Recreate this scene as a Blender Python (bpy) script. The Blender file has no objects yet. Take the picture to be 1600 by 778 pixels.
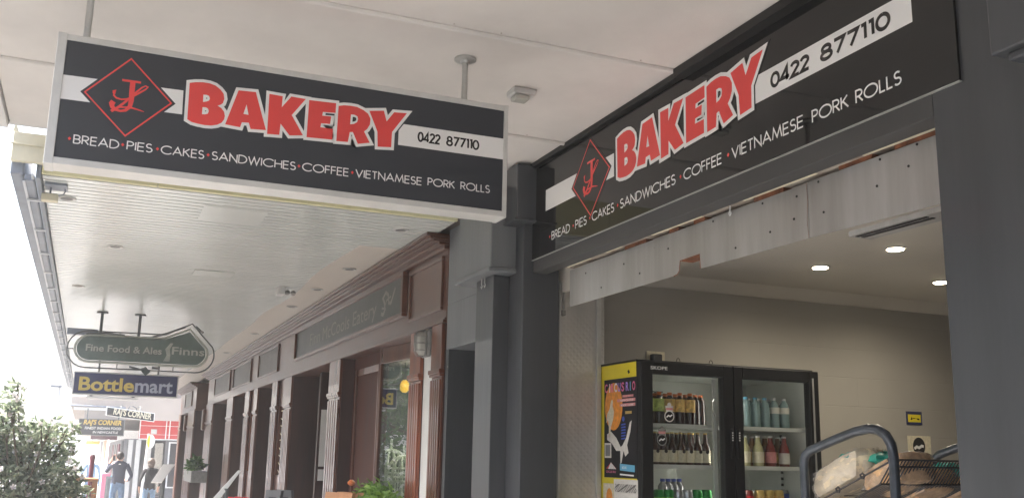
import bpy, bmesh, math, random
from mathutils import Vector, Matrix
from mathutils.geometry import tessellate_polygon
R = math.radians
random.seed(7)
sc = bpy.context.scene
col = sc.collection
# ------------------------------------------------------------------ camera
EYE = 1.58
yaw, pitch, roll = R(22.7), R(11.88), R(-1.15)
fwd = Vector((math.cos(yaw)*math.cos(pitch), math.sin(yaw)*math.cos(pitch), math.sin(pitch)))
rt0 = Vector((-math.sin(yaw), math.cos(yaw), 0))

up0 = -fwd.cross(rt0)
if up0.z < 0: up0 = -up0
dn0 = -up0
cr, sr = math.cos(roll), math.sin(roll)
rt = cr*rt0 + sr*dn0
dn = -sr*rt0 + cr*dn0
# the world here is left-handed in plan (Y runs to the right of X), so everything is mirrored once: world Y = -Y
cam = bpy.data.cameras.new('camera'); cam.sensor_width = 36; cam.lens = 1550/1600*36
cam.clip_start = 0.05; cam.clip_end = 2000
co = bpy.data.objects.new('camera', cam); col.objects.link(co); sc.camera = co
def FL(v): return Vector((v[0], -v[1], v[2]))
r3, u3, b3 = FL(rt), FL(-dn), FL(-fwd)
co.matrix_world = Matrix(((r3.x,u3.x,b3.x,0),(r3.y,u3.y,b3.y,0),(r3.z,u3.z,b3.z,EYE),(0,0,0,1)))
# ------------------------------------------------------------------ light
SUN_EL, SUN_AZ = 52, 62       # azimuth: degrees from +X (up the street) towards the open road side (world +Y)
w = bpy.data.worlds.new('World'); sc.world = w; w.use_nodes = True
nt = w.node_tree; bg = nt.nodes['Background']
sky = nt.nodes.new('ShaderNodeTexSky'); sky.sky_type = 'NISHITA'; sky.sun_disc = False
sky.sun_elevation = R(SUN_EL); sky.sun_rotation = R(90-SUN_AZ)
sky.dust_density = 7.0; sky.air_density = 1.0; sky.ozone_density = 1.0
nt.links.new(sky.outputs[0], bg.inputs[0]); bg.inputs[1].default_value = 0.15
sl = bpy.data.lights.new('sun', 'SUN'); sl.energy = 4.0; sl.angle = R(0.8); sl.color = (1, .985, .965)
so = bpy.data.objects.new('sun', sl); col.objects.link(so)
sd = Vector((math.cos(R(SUN_EL))*math.cos(R(SUN_AZ)), math.cos(R(SUN_EL))*math.sin(R(SUN_AZ)), math.sin(R(SUN_EL))))
so.rotation_euler = (-sd).to_track_quat('-Z', 'Y').to_euler(); so.location = (0, 6, 12)
vs = sc.view_settings; vs.view_transform = 'Standard'; vs.look = 'None'; vs.exposure = 2.1; vs.gamma = 1
sc.cycles.max_bounces = 10; sc.cycles.diffuse_bounces = 6; sc.cycles.glossy_bounces = 4
sc.cycles.transparent_max_bounces = 12; sc.cycles.transmission_bounces = 6
sc.cycles.caustics_reflective = False; sc.cycles.caustics_refractive = False
sc.cycles.sample_clamp_indirect = 8.0
# ------------------------------------------------------------------ materials
MATS = {}
def mat(name, c, rough=.6, var=.12, scale=6, bump=0, bscale=40, metal=0, coat=0, spec=.5, emit=None, streak=False, var2=None):
    if name in MATS: return MATS[name]
    m = bpy.data.materials.new(name); m.use_nodes = True; t = m.node_tree; b = t.nodes['Principled BSDF']
    b.inputs['Roughness'].default_value = rough; b.inputs['Metallic'].default_value = metal
    b.inputs['Coat Weight'].default_value = coat; b.inputs['Specular IOR Level'].default_value = spec
    tc = t.nodes.new('ShaderNodeTexCoord'); mp = t.nodes.new('ShaderNodeMapping')
    t.links.new(tc.outputs['Object'], mp.inputs[0])
    if streak: mp.inputs['Scale'].default_value = (1, 1, .12)
    n = t.nodes.new('ShaderNodeTexNoise'); n.inputs['Scale'].default_value = scale; n.inputs['Detail'].default_value = 7; n.inputs['Roughness'].default_value = .62
    t.links.new(mp.outputs[0], n.inputs['Vector'])
    rp = t.nodes.new('ShaderNodeValToRGB'); e = rp.color_ramp.elements
    lo = var2 if var2 else tuple(x*(1-var*1.6) for x in c); hi = tuple(min(1, x*(1+var)) for x in c)
    e[0].position = .3; e[0].color = (*lo, 1); e[1].position = .68; e[1].color = (*hi, 1)
    t.links.new(n.outputs['Fac'], rp.inputs[0]); t.links.new(rp.outputs[0], b.inputs['Base Color'])
    if rough > .08:
        mr = t.nodes.new('ShaderNodeMapRange'); mr.inputs['To Min'].default_value = max(.03, rough*.8); mr.inputs['To Max'].default_value = min(1, rough*1.25)
        t.links.new(n.outputs['Fac'], mr.inputs[0]); t.links.new(mr.outputs[0], b.inputs['Roughness'])
    if bump:
        n2 = t.nodes.new('ShaderNodeTexNoise'); n2.inputs['Scale'].default_value = bscale; n2.inputs['Detail'].default_value = 4
        t.links.new(mp.outputs[0], n2.inputs['Vector'])
        bp = t.nodes.new('ShaderNodeBump'); bp.inputs['Strength'].default_value = bump; bp.inputs['Distance'].default_value = .01
        t.links.new(n2.outputs['Fac'], bp.inputs['Height']); t.links.new(bp.outputs[0], b.inputs['Normal'])
    if emit: b.inputs['Emission Color'].default_value = (*emit[0], 1); b.inputs['Emission Strength'].default_value = emit[1]
    MATS[name] = m; return m
def glassmat(name, tint=(.9, .93, .92), rough=.0, refl=1.0, base=.04):
    m = bpy.data.materials.new(name); m.use_nodes = True; t = m.node_tree
    for n in list(t.nodes):
        if n.type != 'OUTPUT_MATERIAL': t.nodes.remove(n)
    out = t.nodes['Material Output']
    tr = t.nodes.new('ShaderNodeBsdfTransparent'); tr.inputs[0].default_value = (*tint, 1)
    gl = t.nodes.new('ShaderNodeBsdfGlossy'); gl.inputs['Roughness'].default_value = rough
    fr = t.nodes.new('ShaderNodeFresnel'); ge = t.nodes.new('ShaderNodeNewGeometry'); mi = t.nodes.new('ShaderNodeMapRange'); mi.inputs['To Min'].default_value = 1.5; mi.inputs['To Max'].default_value = 1/1.5; t.links.new(ge.outputs['Backfacing'], mi.inputs['Value']); t.links.new(mi.outputs[0], fr.inputs[0])
    ma = t.nodes.new('ShaderNodeMath'); ma.operation = 'MULTIPLY_ADD'; ma.inputs[1].default_value = refl; ma.inputs[2].default_value = base; ma.use_clamp = True
    mx = t.nodes.new('ShaderNodeMixShader')
    t.links.new(fr.outputs[0], ma.inputs[0]); t.links.new(ma.outputs[0], mx.inputs[0])
    t.links.new(tr.outputs[0], mx.inputs[1]); t.links.new(gl.outputs[0], mx.inputs[2]); t.links.new(mx.outputs[0], out.inputs[0])
    MATS[name] = m; return m
def leafmat(name, c1, c2, trans=.25):
    m = bpy.data.materials.new(name); m.use_nodes = True; t = m.node_tree; b = t.nodes['Principled BSDF']
    g = t.nodes.new('ShaderNodeNewGeometry'); rp = t.nodes.new('ShaderNodeValToRGB')
    rp.color_ramp.elements[0].color = (*c1, 1); rp.color_ramp.elements[1].color = (*c2, 1)
    t.links.new(g.outputs['Random Per Island'], rp.inputs[0]); t.links.new(rp.outputs[0], b.inputs['Base Color'])
    b.inputs['Roughness'].default_value = .45
    tl = t.nodes.new('ShaderNodeBsdfTranslucent'); t.links.new(rp.outputs[0], tl.inputs[0])
    mx = t.nodes.new('ShaderNodeMixShader'); mx.inputs[0].default_value = trans
    t.links.new(b.outputs[0], mx.inputs[1]); t.links.new(tl.outputs[0], mx.inputs[2]); t.links.new(mx.outputs[0], t.nodes['Material Output'].inputs[0])
    MATS[name] = m; return m
mat('ceiling', (.62,.595,.565), .65, .08, 1.3, .06, 30)
mat('soffit', (.59,.62,.59), .22, .05, 1.0, .02, 8)
mat('soffit_board', (.56,.52,.46), .35, .04, 1.5, .02, 20)
mat('vinyl', (.022,.026,.034), .4, .03, 3, spec=.5)
mat('vinyl_gloss', (.010,.010,.010), .035, .1, 3, spec=.5)
mat('white_vinyl', (.78,.78,.77), .3, .02, 3)
mat('red_vinyl', (.74,.055,.05), .3, .05, 3)
mat('black_vinyl', (.018,.016,.015), .25, .1, 3)
mat('alu', (.50,.50,.48), .38, .1, 8, metal=.55)
mat('alu_light', (.58,.58,.56), .4, .06, 8, metal=.2)
mat('charcoal', (.052,.056,.062), .36, .16, 5, .12, 25, streak=True, coat=.15)
mat('charcoal_light', (.15,.16,.168), .38, .15, 4, .12, 25, streak=True)
mat('lintel', (.058,.058,.058), .55, .12, 3, .08, 25)
mat('cover', (.41,.41,.40), .36, .2, 5, .10, 12, metal=.35, streak=True, var2=(.30,.285,.26))
mat('oldpaint', (.42,.39,.34), .7, .25, 14, .2, 40, var2=(.16,.11,.08))
mat('rust', (.20,.075,.035), .8, .4, 20, .2, 40)
mat('rubber', (.015,.015,.015), .6, .1)
mat('black_paint', (.010,.010,.010), .4, .1, spec=.3)
mat('room_ceiling', (.66,.62,.55), .7, .03, 2, .04, 30)
mat('shop_tile', (.52,.48,.42), .4, .05, 4)
mat('yellow', (.72,.60,.02), .4, .05)
mat('cream_yellow', (.68,.66,.40), .5, .06, 4)
mat('cream', (.70,.66,.50), .6, .08, 5)
mat('gutter', (.22,.25,.30), .45, .15, 5)
mat('pale_gutter', (.62,.65,.68), .45, .1, 5)
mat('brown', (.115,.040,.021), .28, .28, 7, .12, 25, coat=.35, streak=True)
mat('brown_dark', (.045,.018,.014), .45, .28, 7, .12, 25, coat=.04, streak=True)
mat('brown_lit', (.22,.062,.028), .3, .3, 8, .12, 25, coat=.35, streak=True)
mat('frieze', (.10,.043,.026), .33, .14, 4, .06, 25, coat=.3)
mat('panel_grey', (.062,.054,.046), .38, .12, 5, .05, 25)
mat('sign_green', (.038,.044,.038), .35, .12, 5)
mat('jamb_reflection_brown', (.075,.026,.018), .6, .2, 6, spec=.2, streak=True)
mat('dark_green', (.015,.03,.018), .6)
mat('gold_letter', (.24,.23,.19), .45, .2, 12)
mat('dark_void', (.02,.018,.018), .6, .2)
mat('white_wall', (.72,.73,.71), .6, .05, 4, .05, 30)
mat('concrete', (.36,.36,.355), .85, .12, 3, .2, 60)
mat('asphalt', (.07,.07,.07), .9, .15, 20, .4, 120)
mat('kerb', (.35,.34,.32), .85, .1, 10, .1, 60)
mat('paver', (.25,.245,.24), .8, .2, 6, .1, 60)
mat('inox', (.55,.55,.53), .3, .08, 10, metal=.9)
mat('lampglass', (.42,.42,.38), .15, .04, 10)
mat('lamp_grey', (.20,.20,.19), .5, .15, 20)
mat('fridge_in', (.70,.72,.68), .5, .05, 5)
mat('poster_black', (.014,.013,.015), .55, .2, 10, spec=.25)
mat('shelf', (.60,.62,.60), .4, .05)
mat('tube', (.060,.072,.088), .3, .3, 14, coat=.25, metal=.35)
mat('wire', (.030,.026,.026), .4, .2)
mat('bread', (.85,.52,.27), .8, .25, 25, .3, 80)
mat('bread_light', (.88,.74,.52), .8, .15, 25, .3, 80)
mat('teal', (.03,.40,.30), .4, .15, 15)
mat('navy', (.022,.027,.095), .35, .08, 4)
mat('letter_gold', (.62,.48,.12), .4, .06, 4)
mat('letter_silver', (.42,.45,.55), .4, .06, 4)
mat('finn_green', (.11,.15,.135), .45, .15, 6)
mat('finn_pale', (.42,.44,.39), .5, .12, 6)
mat('iron', (.10,.11,.11), .5, .15)
mat('wood', (.30,.13,.05), .5, .2, 9, .1, 30, streak=True)
mat('pale_wood', (.45,.22,.10), .5, .2, 9, .1, 30, streak=True)
mat('bark', (.085,.07,.045), .9, .2, 14, .5, 40)
mat('redwall', (.55,.035,.03), .5, .06, 2)
mat('beige', (.46,.40,.35), .7, .05, 2)
mat('greywall', (.20,.20,.205), .7, .1, 2)
mat('skin', (.50,.30,.22), .5, .06, 12)
mat('jersey', (.035,.040,.075), .8, .12, 20)
mat('jeans', (.13,.21,.34), .85, .15, 20)
mat('jeans_light', (.17,.27,.40), .85, .15, 20)
mat('blackcloth', (.022,.022,.025), .85, .15, 20)
mat('hair_dark', (.025,.018,.014), .6, .2, 30)
mat('hair_grey', (.11,.08,.06), .6, .25, 30)
mat('shoe', (.05,.05,.05), .6)
mat('white', (.78,.78,.76), .5, .03)
mat('pink', (.75,.16,.32), .4, .2, 40); mat('orange', (.75,.28,.03), .4, .2, 40); mat('skyblue', (.12,.40,.60), .4, .05)
mat('purple', (.42,.25,.75), .4, .2, 40); mat('blue', (.03,.08,.45), .4, .1); mat('lime', (.25,.55,.05), .3, .1)
mat('green_can', (.02,.28,.05), .25, .15, 40, metal=.3); mat('silver_can', (.55,.56,.58), .25, .1, metal=.7); mat('red', (.55,.03,.03), .35, .08); mat('gold', (.6,.42,.12), .3, .1, metal=.4)
mat('maroon', (.16,.03,.05), .5, .1)
mat('cage', (.55,.68,.52), .5, .1)
mat('bulb', (1,.9,.7), .3, 0, emit=((1,.86,.62), 14))
mat('chalk', (.05,.055,.06), .7, .2, 8)
mat('slate_frame', (.10,.11,.12), .5, .1)
mat('peach', (.62,.35,.22), .7, .08, 1)
for n_, c_ in dict(tea_yellow=(.45,.36,.06), tea_green=(.20,.30,.06), tea_brown=(.10,.045,.02), wine=(.05,.018,.012), amber=(.22,.10,.03), water=(.20,.29,.30), lemonade=(.38,.36,.20), ruby=(.16,.02,.015), cola=(.03,.012,.01)).items():
    mat('liq_'+n_, c_, .08, .06, 10, coat=.6)
mat('label_cream', (.66,.61,.46), .6, .12, 60); mat('label_white', (.65,.63,.58), .6, .08, 60); mat('label_pink', (.62,.25,.25), .6, .15, 60); mat('label_green', (.50,.60,.16), .6, .3, 60); mat('label_orange', (.75,.50,.16), .6, .3, 60); mat('cap_orange', (.75,.20,.05), .4, .05)
glassmat('window_glass', (.93,.94,.93), 0, 1.9, .05)
mat('door_glass', (.015,.015,.016), .18, .1)
glassmat('fridge_glass', (.95,.96,.95), 0, .8, .02)
glassmat('film', (.97,.97,.97), .22, .8, .05)
_t = MATS['film'].node_tree; _d = _t.nodes.new('ShaderNodeBsdfDiffuse'); _d.inputs[0].default_value = (.8,.8,.8,1); _m = _t.nodes.new('ShaderNodeMixShader'); _m.inputs[0].default_value = .13
_o = _t.nodes['Material Output']; _l = _o.inputs[0].links[0].from_socket; _t.links.new(_l, _m.inputs[1]); _t.links.new(_d.outputs[0], _m.inputs[2]); _t.links.new(_m.outputs[0], _o.inputs[0])
glassmat('lead_glass', (.5,.52,.5), .02, 2.5, .35)
leafmat('leaf', (.09,.14,.085), (.38,.43,.30), .45); leafmat('leaf_bright', (.09,.22,.03), (.25,.42,.08)); leafmat('leaf_dark', (.02,.06,.018), (.09,.18,.04))  # shrub leaf colour is paled and greyed to imitate veiling glare
leafmat('petal', (.7,.66,.66), (.85,.82,.80))
# diamond plate: procedural wave lattice
def plate_mat():
    m = mat('diamond_plate', (.50,.485,.46), .40, .16, 3, metal=.55, streak=True); t = m.node_tree; b = t.nodes['Principled BSDF']
    tc = t.nodes.new('ShaderNodeTexCoord'); outs = []
    for a in (45, -45):
        mp = t.nodes.new('ShaderNodeMapping'); mp.inputs['Rotation'].default_value = (R(a), 0, 0)
        wv = t.nodes.new('ShaderNodeTexWave'); wv.bands_direction = 'Y'; wv.inputs['Scale'].default_value = 11; wv.inputs['Distortion'].default_value = .3
        t.links.new(tc.outputs['Object'], mp.inputs[0]); t.links.new(mp.outputs[0], wv.inputs[0]); outs.append(wv)
    mm = t.nodes.new('ShaderNodeMath'); mm.operation = 'MAXIMUM'
    t.links.new(outs[0].outputs['Fac'], mm.inputs[0]); t.links.new(outs[1].outputs['Fac'], mm.inputs[1])
    bp = t.nodes.new('ShaderNodeBump'); bp.inputs['Strength'].default_value = .5; bp.inputs['Distance'].default_value = .004
    t.links.new(mm.outputs[0], bp.inputs['Height']); t.links.new(bp.outputs[0], b.inputs['Normal']); return m
plate_mat()
def chips(name, amount=.055, scale=7, c=(.5,.5,.48)):
    m = MATS[name]; t = m.node_tree; b = t.nodes['Principled BSDF']; src = b.inputs['Base Color'].links[0].from_socket
    tc = t.nodes.new('ShaderNodeTexCoord'); v = t.nodes.new('ShaderNodeTexVoronoi'); v.inputs['Scale'].default_value = scale; t.links.new(tc.outputs['Object'], v.inputs['Vector'])
    sp = t.nodes.new('ShaderNodeSeparateColor'); t.links.new(v.outputs['Color'], sp.inputs[0])
    th = t.nodes.new('ShaderNodeMath'); th.operation = 'MULTIPLY'; th.inputs[1].default_value = amount; pw = t.nodes.new('ShaderNodeMath'); pw.operation = 'POWER'; pw.inputs[1].default_value = 3
    t.links.new(sp.outputs[0], pw.inputs[0]); t.links.new(pw.outputs[0], th.inputs[0])
    nz = t.nodes.new('ShaderNodeTexNoise'); nz.inputs['Scale'].default_value = 45; t.links.new(tc.outputs['Object'], nz.inputs['Vector'])
    ad = t.nodes.new('ShaderNodeMath'); ad.operation = 'MULTIPLY_ADD'; ad.inputs[1].default_value = .07; t.links.new(nz.outputs['Fac'], ad.inputs[0]); t.links.new(v.outputs['Distance'], ad.inputs[2])
    sb = t.nodes.new('ShaderNodeMath'); sb.operation = 'SUBTRACT'; sb.inputs[1].default_value = .035; t.links.new(ad.outputs[0], sb.inputs[0])
    lt = t.nodes.new('ShaderNodeMath'); lt.operation = 'LESS_THAN'; t.links.new(sb.outputs[0], lt.inputs[0]); t.links.new(th.outputs[0], lt.inputs[1])
    mx = t.nodes.new('ShaderNodeMix'); mx.data_type = 'RGBA'; t.links.new(lt.outputs[0], mx.inputs[0]); t.links.new(src, mx.inputs[6]); mx.inputs[7].default_value = (*c, 1)
    t.links.new(mx.outputs[2], b.inputs['Base Color'])
chips('charcoal'); chips('charcoal_light', .04); chips('ceiling', .022, 9, (.30,.24,.18)); chips('cover', .03, 12, (.10,.07,.05)); chips('tube', .06, 24, (.35,.36,.38)); chips('soffit_board', .03, 8, (.3,.25,.2))
def block_mat():
    m = mat('blockwall', (.35,.335,.30), .6, .04, 2, 0); t = m.node_tree; b = t.nodes['Principled BSDF']
    tc = t.nodes.new('ShaderNodeTexCoord'); mp = t.nodes.new('ShaderNodeMapping')
    mp.inputs['Rotation'].default_value = (R(90), 0, R(90)); mp.inputs['Location'].default_value = (0, .0, 0)
    sp = t.nodes.new('ShaderNodeSeparateXYZ'); cb = t.nodes.new('ShaderNodeCombineXYZ'); ad = t.nodes.new('ShaderNodeMath'); ad.inputs[1].default_value = -1.57+.19*20
    t.links.new(tc.outputs['Object'], sp.inputs[0]); t.links.new(sp.outputs['Y'], cb.inputs['X']); t.links.new(sp.outputs['Z'], ad.inputs[0]); t.links.new(ad.outputs[0], cb.inputs['Y'])
    br = t.nodes.new('ShaderNodeTexBrick'); br.inputs['Scale'].default_value = 1; br.inputs['Brick Width'].default_value = 1.6; br.inputs['Row Height'].default_value = .192
    br.inputs['Mortar Size'].default_value = .0035; br.inputs['Mortar Smooth'].default_value = .5; br.inputs['Bias'].default_value = 0
    t.links.new(cb.outputs[0], br.inputs['Vector'])
    bp = t.nodes.new('ShaderNodeBump'); bp.inputs['Strength'].default_value = .5; bp.inputs['Distance'].default_value = .003; bp.invert = True
    t.links.new(br.outputs['Fac'], bp.inputs['Height']); t.links.new(bp.outputs[0], b.inputs['Normal']); return m
block_mat()
# ------------------------------------------------------------------ mesh helpers. All coordinates below: X up the street, Y to the right, Z up (mirrored once here)
ORG = {}
class MB:
    def __init__(s): s.v = []; s.f = []; s.mi = []; s.cur = 0
    def add(s, vs_, fs):
        o = len(s.v); s.v += [tuple(p) for p in vs_]; s.f += [tuple(i+o for i in f) for f in fs]; s.mi += [s.cur]*len(fs); return s
    def box(s, x0, y0, z0, x1, y1, z1):
        x0, x1 = min(x0,x1), max(x0,x1); y0, y1 = min(y0,y1), max(y0,y1); z0, z1 = min(z0,z1), max(z0,z1)
        return s.add([(x0,y0,z0),(x1,y0,z0),(x1,y1,z0),(x0,y1,z0),(x0,y0,z1),(x1,y0,z1),(x1,y1,z1),(x0,y1,z1)],
            [(0,3,2,1),(4,5,6,7),(0,1,5,4),(1,2,6,5),(2,3,7,6),(3,0,4,7)])
    def prism(s, poly, o, u, v, d):
        """poly in (a,b) on plane o + a*u + b*v, extruded along vector d"""
        o, u, v, d = map(Vector, (o, u, v, d)); n = len(poly)
        P = [o + a*u + b*v for a, b in poly]; s.add(P + [p+d for p in P], [])
        base = len(s.v) - 2*n
        tri = tessellate_polygon([[Vector((a, b, 0)) for a, b in poly]])
        for t in tri:
            s.f.append(tuple(base+i for i in t)); s.f.append(tuple(base+n+i for i in reversed(t))); s.mi += [s.cur]*2
        for i in range(n):
            j = (i+1) % n; s.f.append((base+i, base+j, base+n+j, base+n+i)); s.mi.append(s.cur)
        return s
    def flat(s, loops, o, u, v, off=(0,0,0)):
        o, u, v = Vector(o)+Vector(off), Vector(u), Vector(v)
        fl = [p for l in loops for p in l]; base = len(s.v)
        s.v += [tuple(o + a*u + b*v) for a, b in fl]
        for t in tessellate_polygon([[Vector((a, b, 0)) for a, b in l] for l in loops]):
            s.f.append(tuple(base+i for i in t)); s.mi.append(s.cur)
        return s
    def tube(s, pts, r, n=8, closed=False):
        pts = [Vector(p) for p in pts]; rs = r if isinstance(r, (list, tuple)) else [r]*len(pts); base = len(s.v); m = len(pts)
        prev = None
        for i, p in enumerate(pts):
            if closed: d = pts[(i+1) % m] - pts[i-1]
            else: d = pts[min(i+1, m-1)] - pts[max(i-1, 0)]
            d.normalize()
            if prev is None: a = d.orthogonal().normalized()
            else: a = (prev - prev.dot(d)*d).normalized()
            prev = a; b = d.cross(a)
            for k in range(n):
                t = 2*math.pi*k/n; s.v.append(tuple(p + rs[i]*(math.cos(t)*a + math.sin(t)*b)))
        for i in range(m if closed else m-1):
            for k in range(n):
                A = base+i*n; B = base+((i+1) % m)*n; s.f.append((A+k, A+(k+1) % n, B+(k+1) % n, B+k)); s.mi.append(s.cur)
        if not closed:
            s.f.append(tuple(base+k for k in reversed(range(n)))); s.f.append(tuple(base+(m-1)*n+k for k in range(n))); s.mi += [s.cur]*2
        return s
    def lathe(s, c, prof, n=16, axis='Z'):
        base = len(s.v); c = Vector(c)
        for r, z in prof:
            for k in range(n):
                t = 2*math.pi*k/n; p = (r*math.cos(t), r*math.sin(t), z)
                if axis == 'X': p = (z, p[0], p[1])
                if axis == 'Y': p = (p[0], z, p[1])
                s.v.append(tuple(c + Vector(p)))
        for i in range(len(prof)-1):
            for k in range(n):
                A = base+i*n; B = A+n; s.f.append((A+k, A+(k+1) % n, B+(k+1) % n, B+k)); s.mi.append(s.cur)
        s.f.append(tuple(base+k for k in reversed(range(n)))); s.f.append(tuple(base+(len(prof)-1)*n+k for k in range(n))); s.mi += [s.cur]*2
        return s
    def ribbon(s, pts, wd, o, u, v, off=(0,0,0), ends=None):
        n = len(pts); L = []; Rr = []
        for i, p in enumerate(pts):
            a = Vector(pts[max(i-1, 0)]); b = Vector(pts[min(i+1, n-1)]); q = Vector(p)
            d1 = (q-a) if i else (b-q); d2 = (b-q) if i < n-1 else (q-a)
            if d1.length == 0: d1 = d2
            if d2.length == 0: d2 = d1
            n1 = Vector((-d1.y, d1.x)).normalized(); n2 = Vector((-d2.y, d2.x)).normalized(); m = n1+n2
            m = n1 if m.length < 1e-6 else m.normalized(); ww = (wd[i] if isinstance(wd, (list, tuple)) else wd)/2/max(.35, m.dot(n1))
            L.append(q+m*ww); Rr.append(q-m*ww)
        o, u, v = Vector(o)+Vector(off), Vector(u), Vector(v); base = len(s.v)
        for p in L+Rr: s.v.append(tuple(o + p.x*u + p.y*v))
        for i in range(n-1): s.f.append((base+i, base+i+1, base+n+i+1, base+n+i)); s.mi.append(s.cur)
        return s
    def obj(s, name, m, parent=None, bevel=0, smooth=False, origin=None):
        if parent is not None: o = Vector(ORG[parent.name])
        elif origin is not None: o = Vector(origin)
        else:
            xs = [p[0] for p in s.v]; ys = [p[1] for p in s.v]; zs = [p[2] for p in s.v]
            o = Vector(((min(xs)+max(xs))/2, (min(ys)+max(ys))/2, min(zs)))
        me = bpy.data.meshes.new(name)
        me.from_pydata([(p[0]-o.x, -(p[1]-o.y), p[2]-o.z) for p in s.v], [], [tuple(reversed(f)) for f in s.f])
        for mm in (m if isinstance(m, (list, tuple)) else [m]): me.materials.append(MATS[mm])
        for p, i in zip(me.polygons, s.mi): p.material_index = i
        if smooth:
            for p in me.polygons: p.use_smooth = True
            me.set_sharp_from_angle(angle=R(40))
        me.update(); ob = bpy.data.objects.new(name, me); col.objects.link(ob)
        if parent is not None: ob.parent = parent; ORG[ob.name] = tuple(o)
        else: ob.location = (o.x, -o.y, o.z); ORG[ob.name] = tuple(o)
        if bevel:
            bv = ob.modifiers.new('bevel', 'BEVEL'); bv.width = bevel; bv.segments = 2; bv.limit_method = 'ANGLE'; bv.angle_limit = R(50)
        return ob
def tag(o, label=None, cat=None, group=None, kind=None):
    if label: o['label'] = label
    if cat: o['category'] = cat
    if group: o['group'] = group
    if kind: o['kind'] = kind
    return o
def thing(name, label, cat, loc, group=None):
    o = bpy.data.objects.new(name, None); o.empty_display_size = .1; col.objects.link(o); o.location = (loc[0], -loc[1], loc[2]); ORG[o.name] = tuple(loc)
    return tag(o, label, cat, group)
def dup(root, loc, label=None, rotz=0, scale=None, mats=None):
    r = root.copy(); col.objects.link(r); r.location = (loc[0], -loc[1], loc[2]); r.rotation_euler = (0, 0, rotz)
    if scale: r.scale = scale
    if label: r['label'] = label
    ORG[r.name] = tuple(loc)
    for ch in list(root.children):
        c = ch.copy(); col.objects.link(c); c.parent = r
        for g in list(ch.children):
            d = g.copy(); col.objects.link(d); d.parent = c
    return r
def B(x0, y0, z0, x1, y1, z1): return MB().box(x0, y0, z0, x1, y1, z1)
def gz(x): return -.0076*x
FX = dict(o=(0,0,0), u=(0,1,0), v=(0,0,1))      # surfaces facing the camera end of the street (-X)
FY = dict(o=(0,0,0), u=(-1,0,0), v=(0,0,1))     # surfaces facing the road (-Y)
def circle(r, n=24, cx=0, cy=0, ry=None): return [(cx+r*math.cos(2*math.pi*k/n), cy+(ry or r)*math.sin(2*math.pi*k/n)) for k in range(n)]
# font text -> flat mesh pieces, placed on plane (o,u,v); width-fitted
def text(mb, s, o, u, v, h, width=None, weight=0, shear=0, depth=0, center=True):
    cu = bpy.data.curves.new('t', 'FONT'); cu.body = s; cu.size = 1; cu.offset = weight; cu.shear = shear; cu.resolution_u = 3
    ob = bpy.data.objects.new('t', cu); col.objects.link(ob); dg = bpy.context.evaluated_depsgraph_get(); dg.update()
    me = bpy.data.meshes.new_from_object(ob.evaluated_get(dg)); vv = [(p.co.x, p.co.y) for p in me.vertices]; ff = [tuple(p.vertices) for p in me.polygons]
    bpy.data.objects.remove(ob); bpy.data.curves.remove(cu); bpy.data.meshes.remove(me)
    x0 = min(p[0] for p in vv); x1 = max(p[0] for p in vv); sy = h/.73; sx = sy if width is None else width/(x1-x0)
    o, u, v = map(Vector, (o, u, v)); cx = (x0+x1)/2 if center else x0
    mb.add([o + (a-cx)*sx*u + b*sy*v for a, b in vv], ff); return mb
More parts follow.
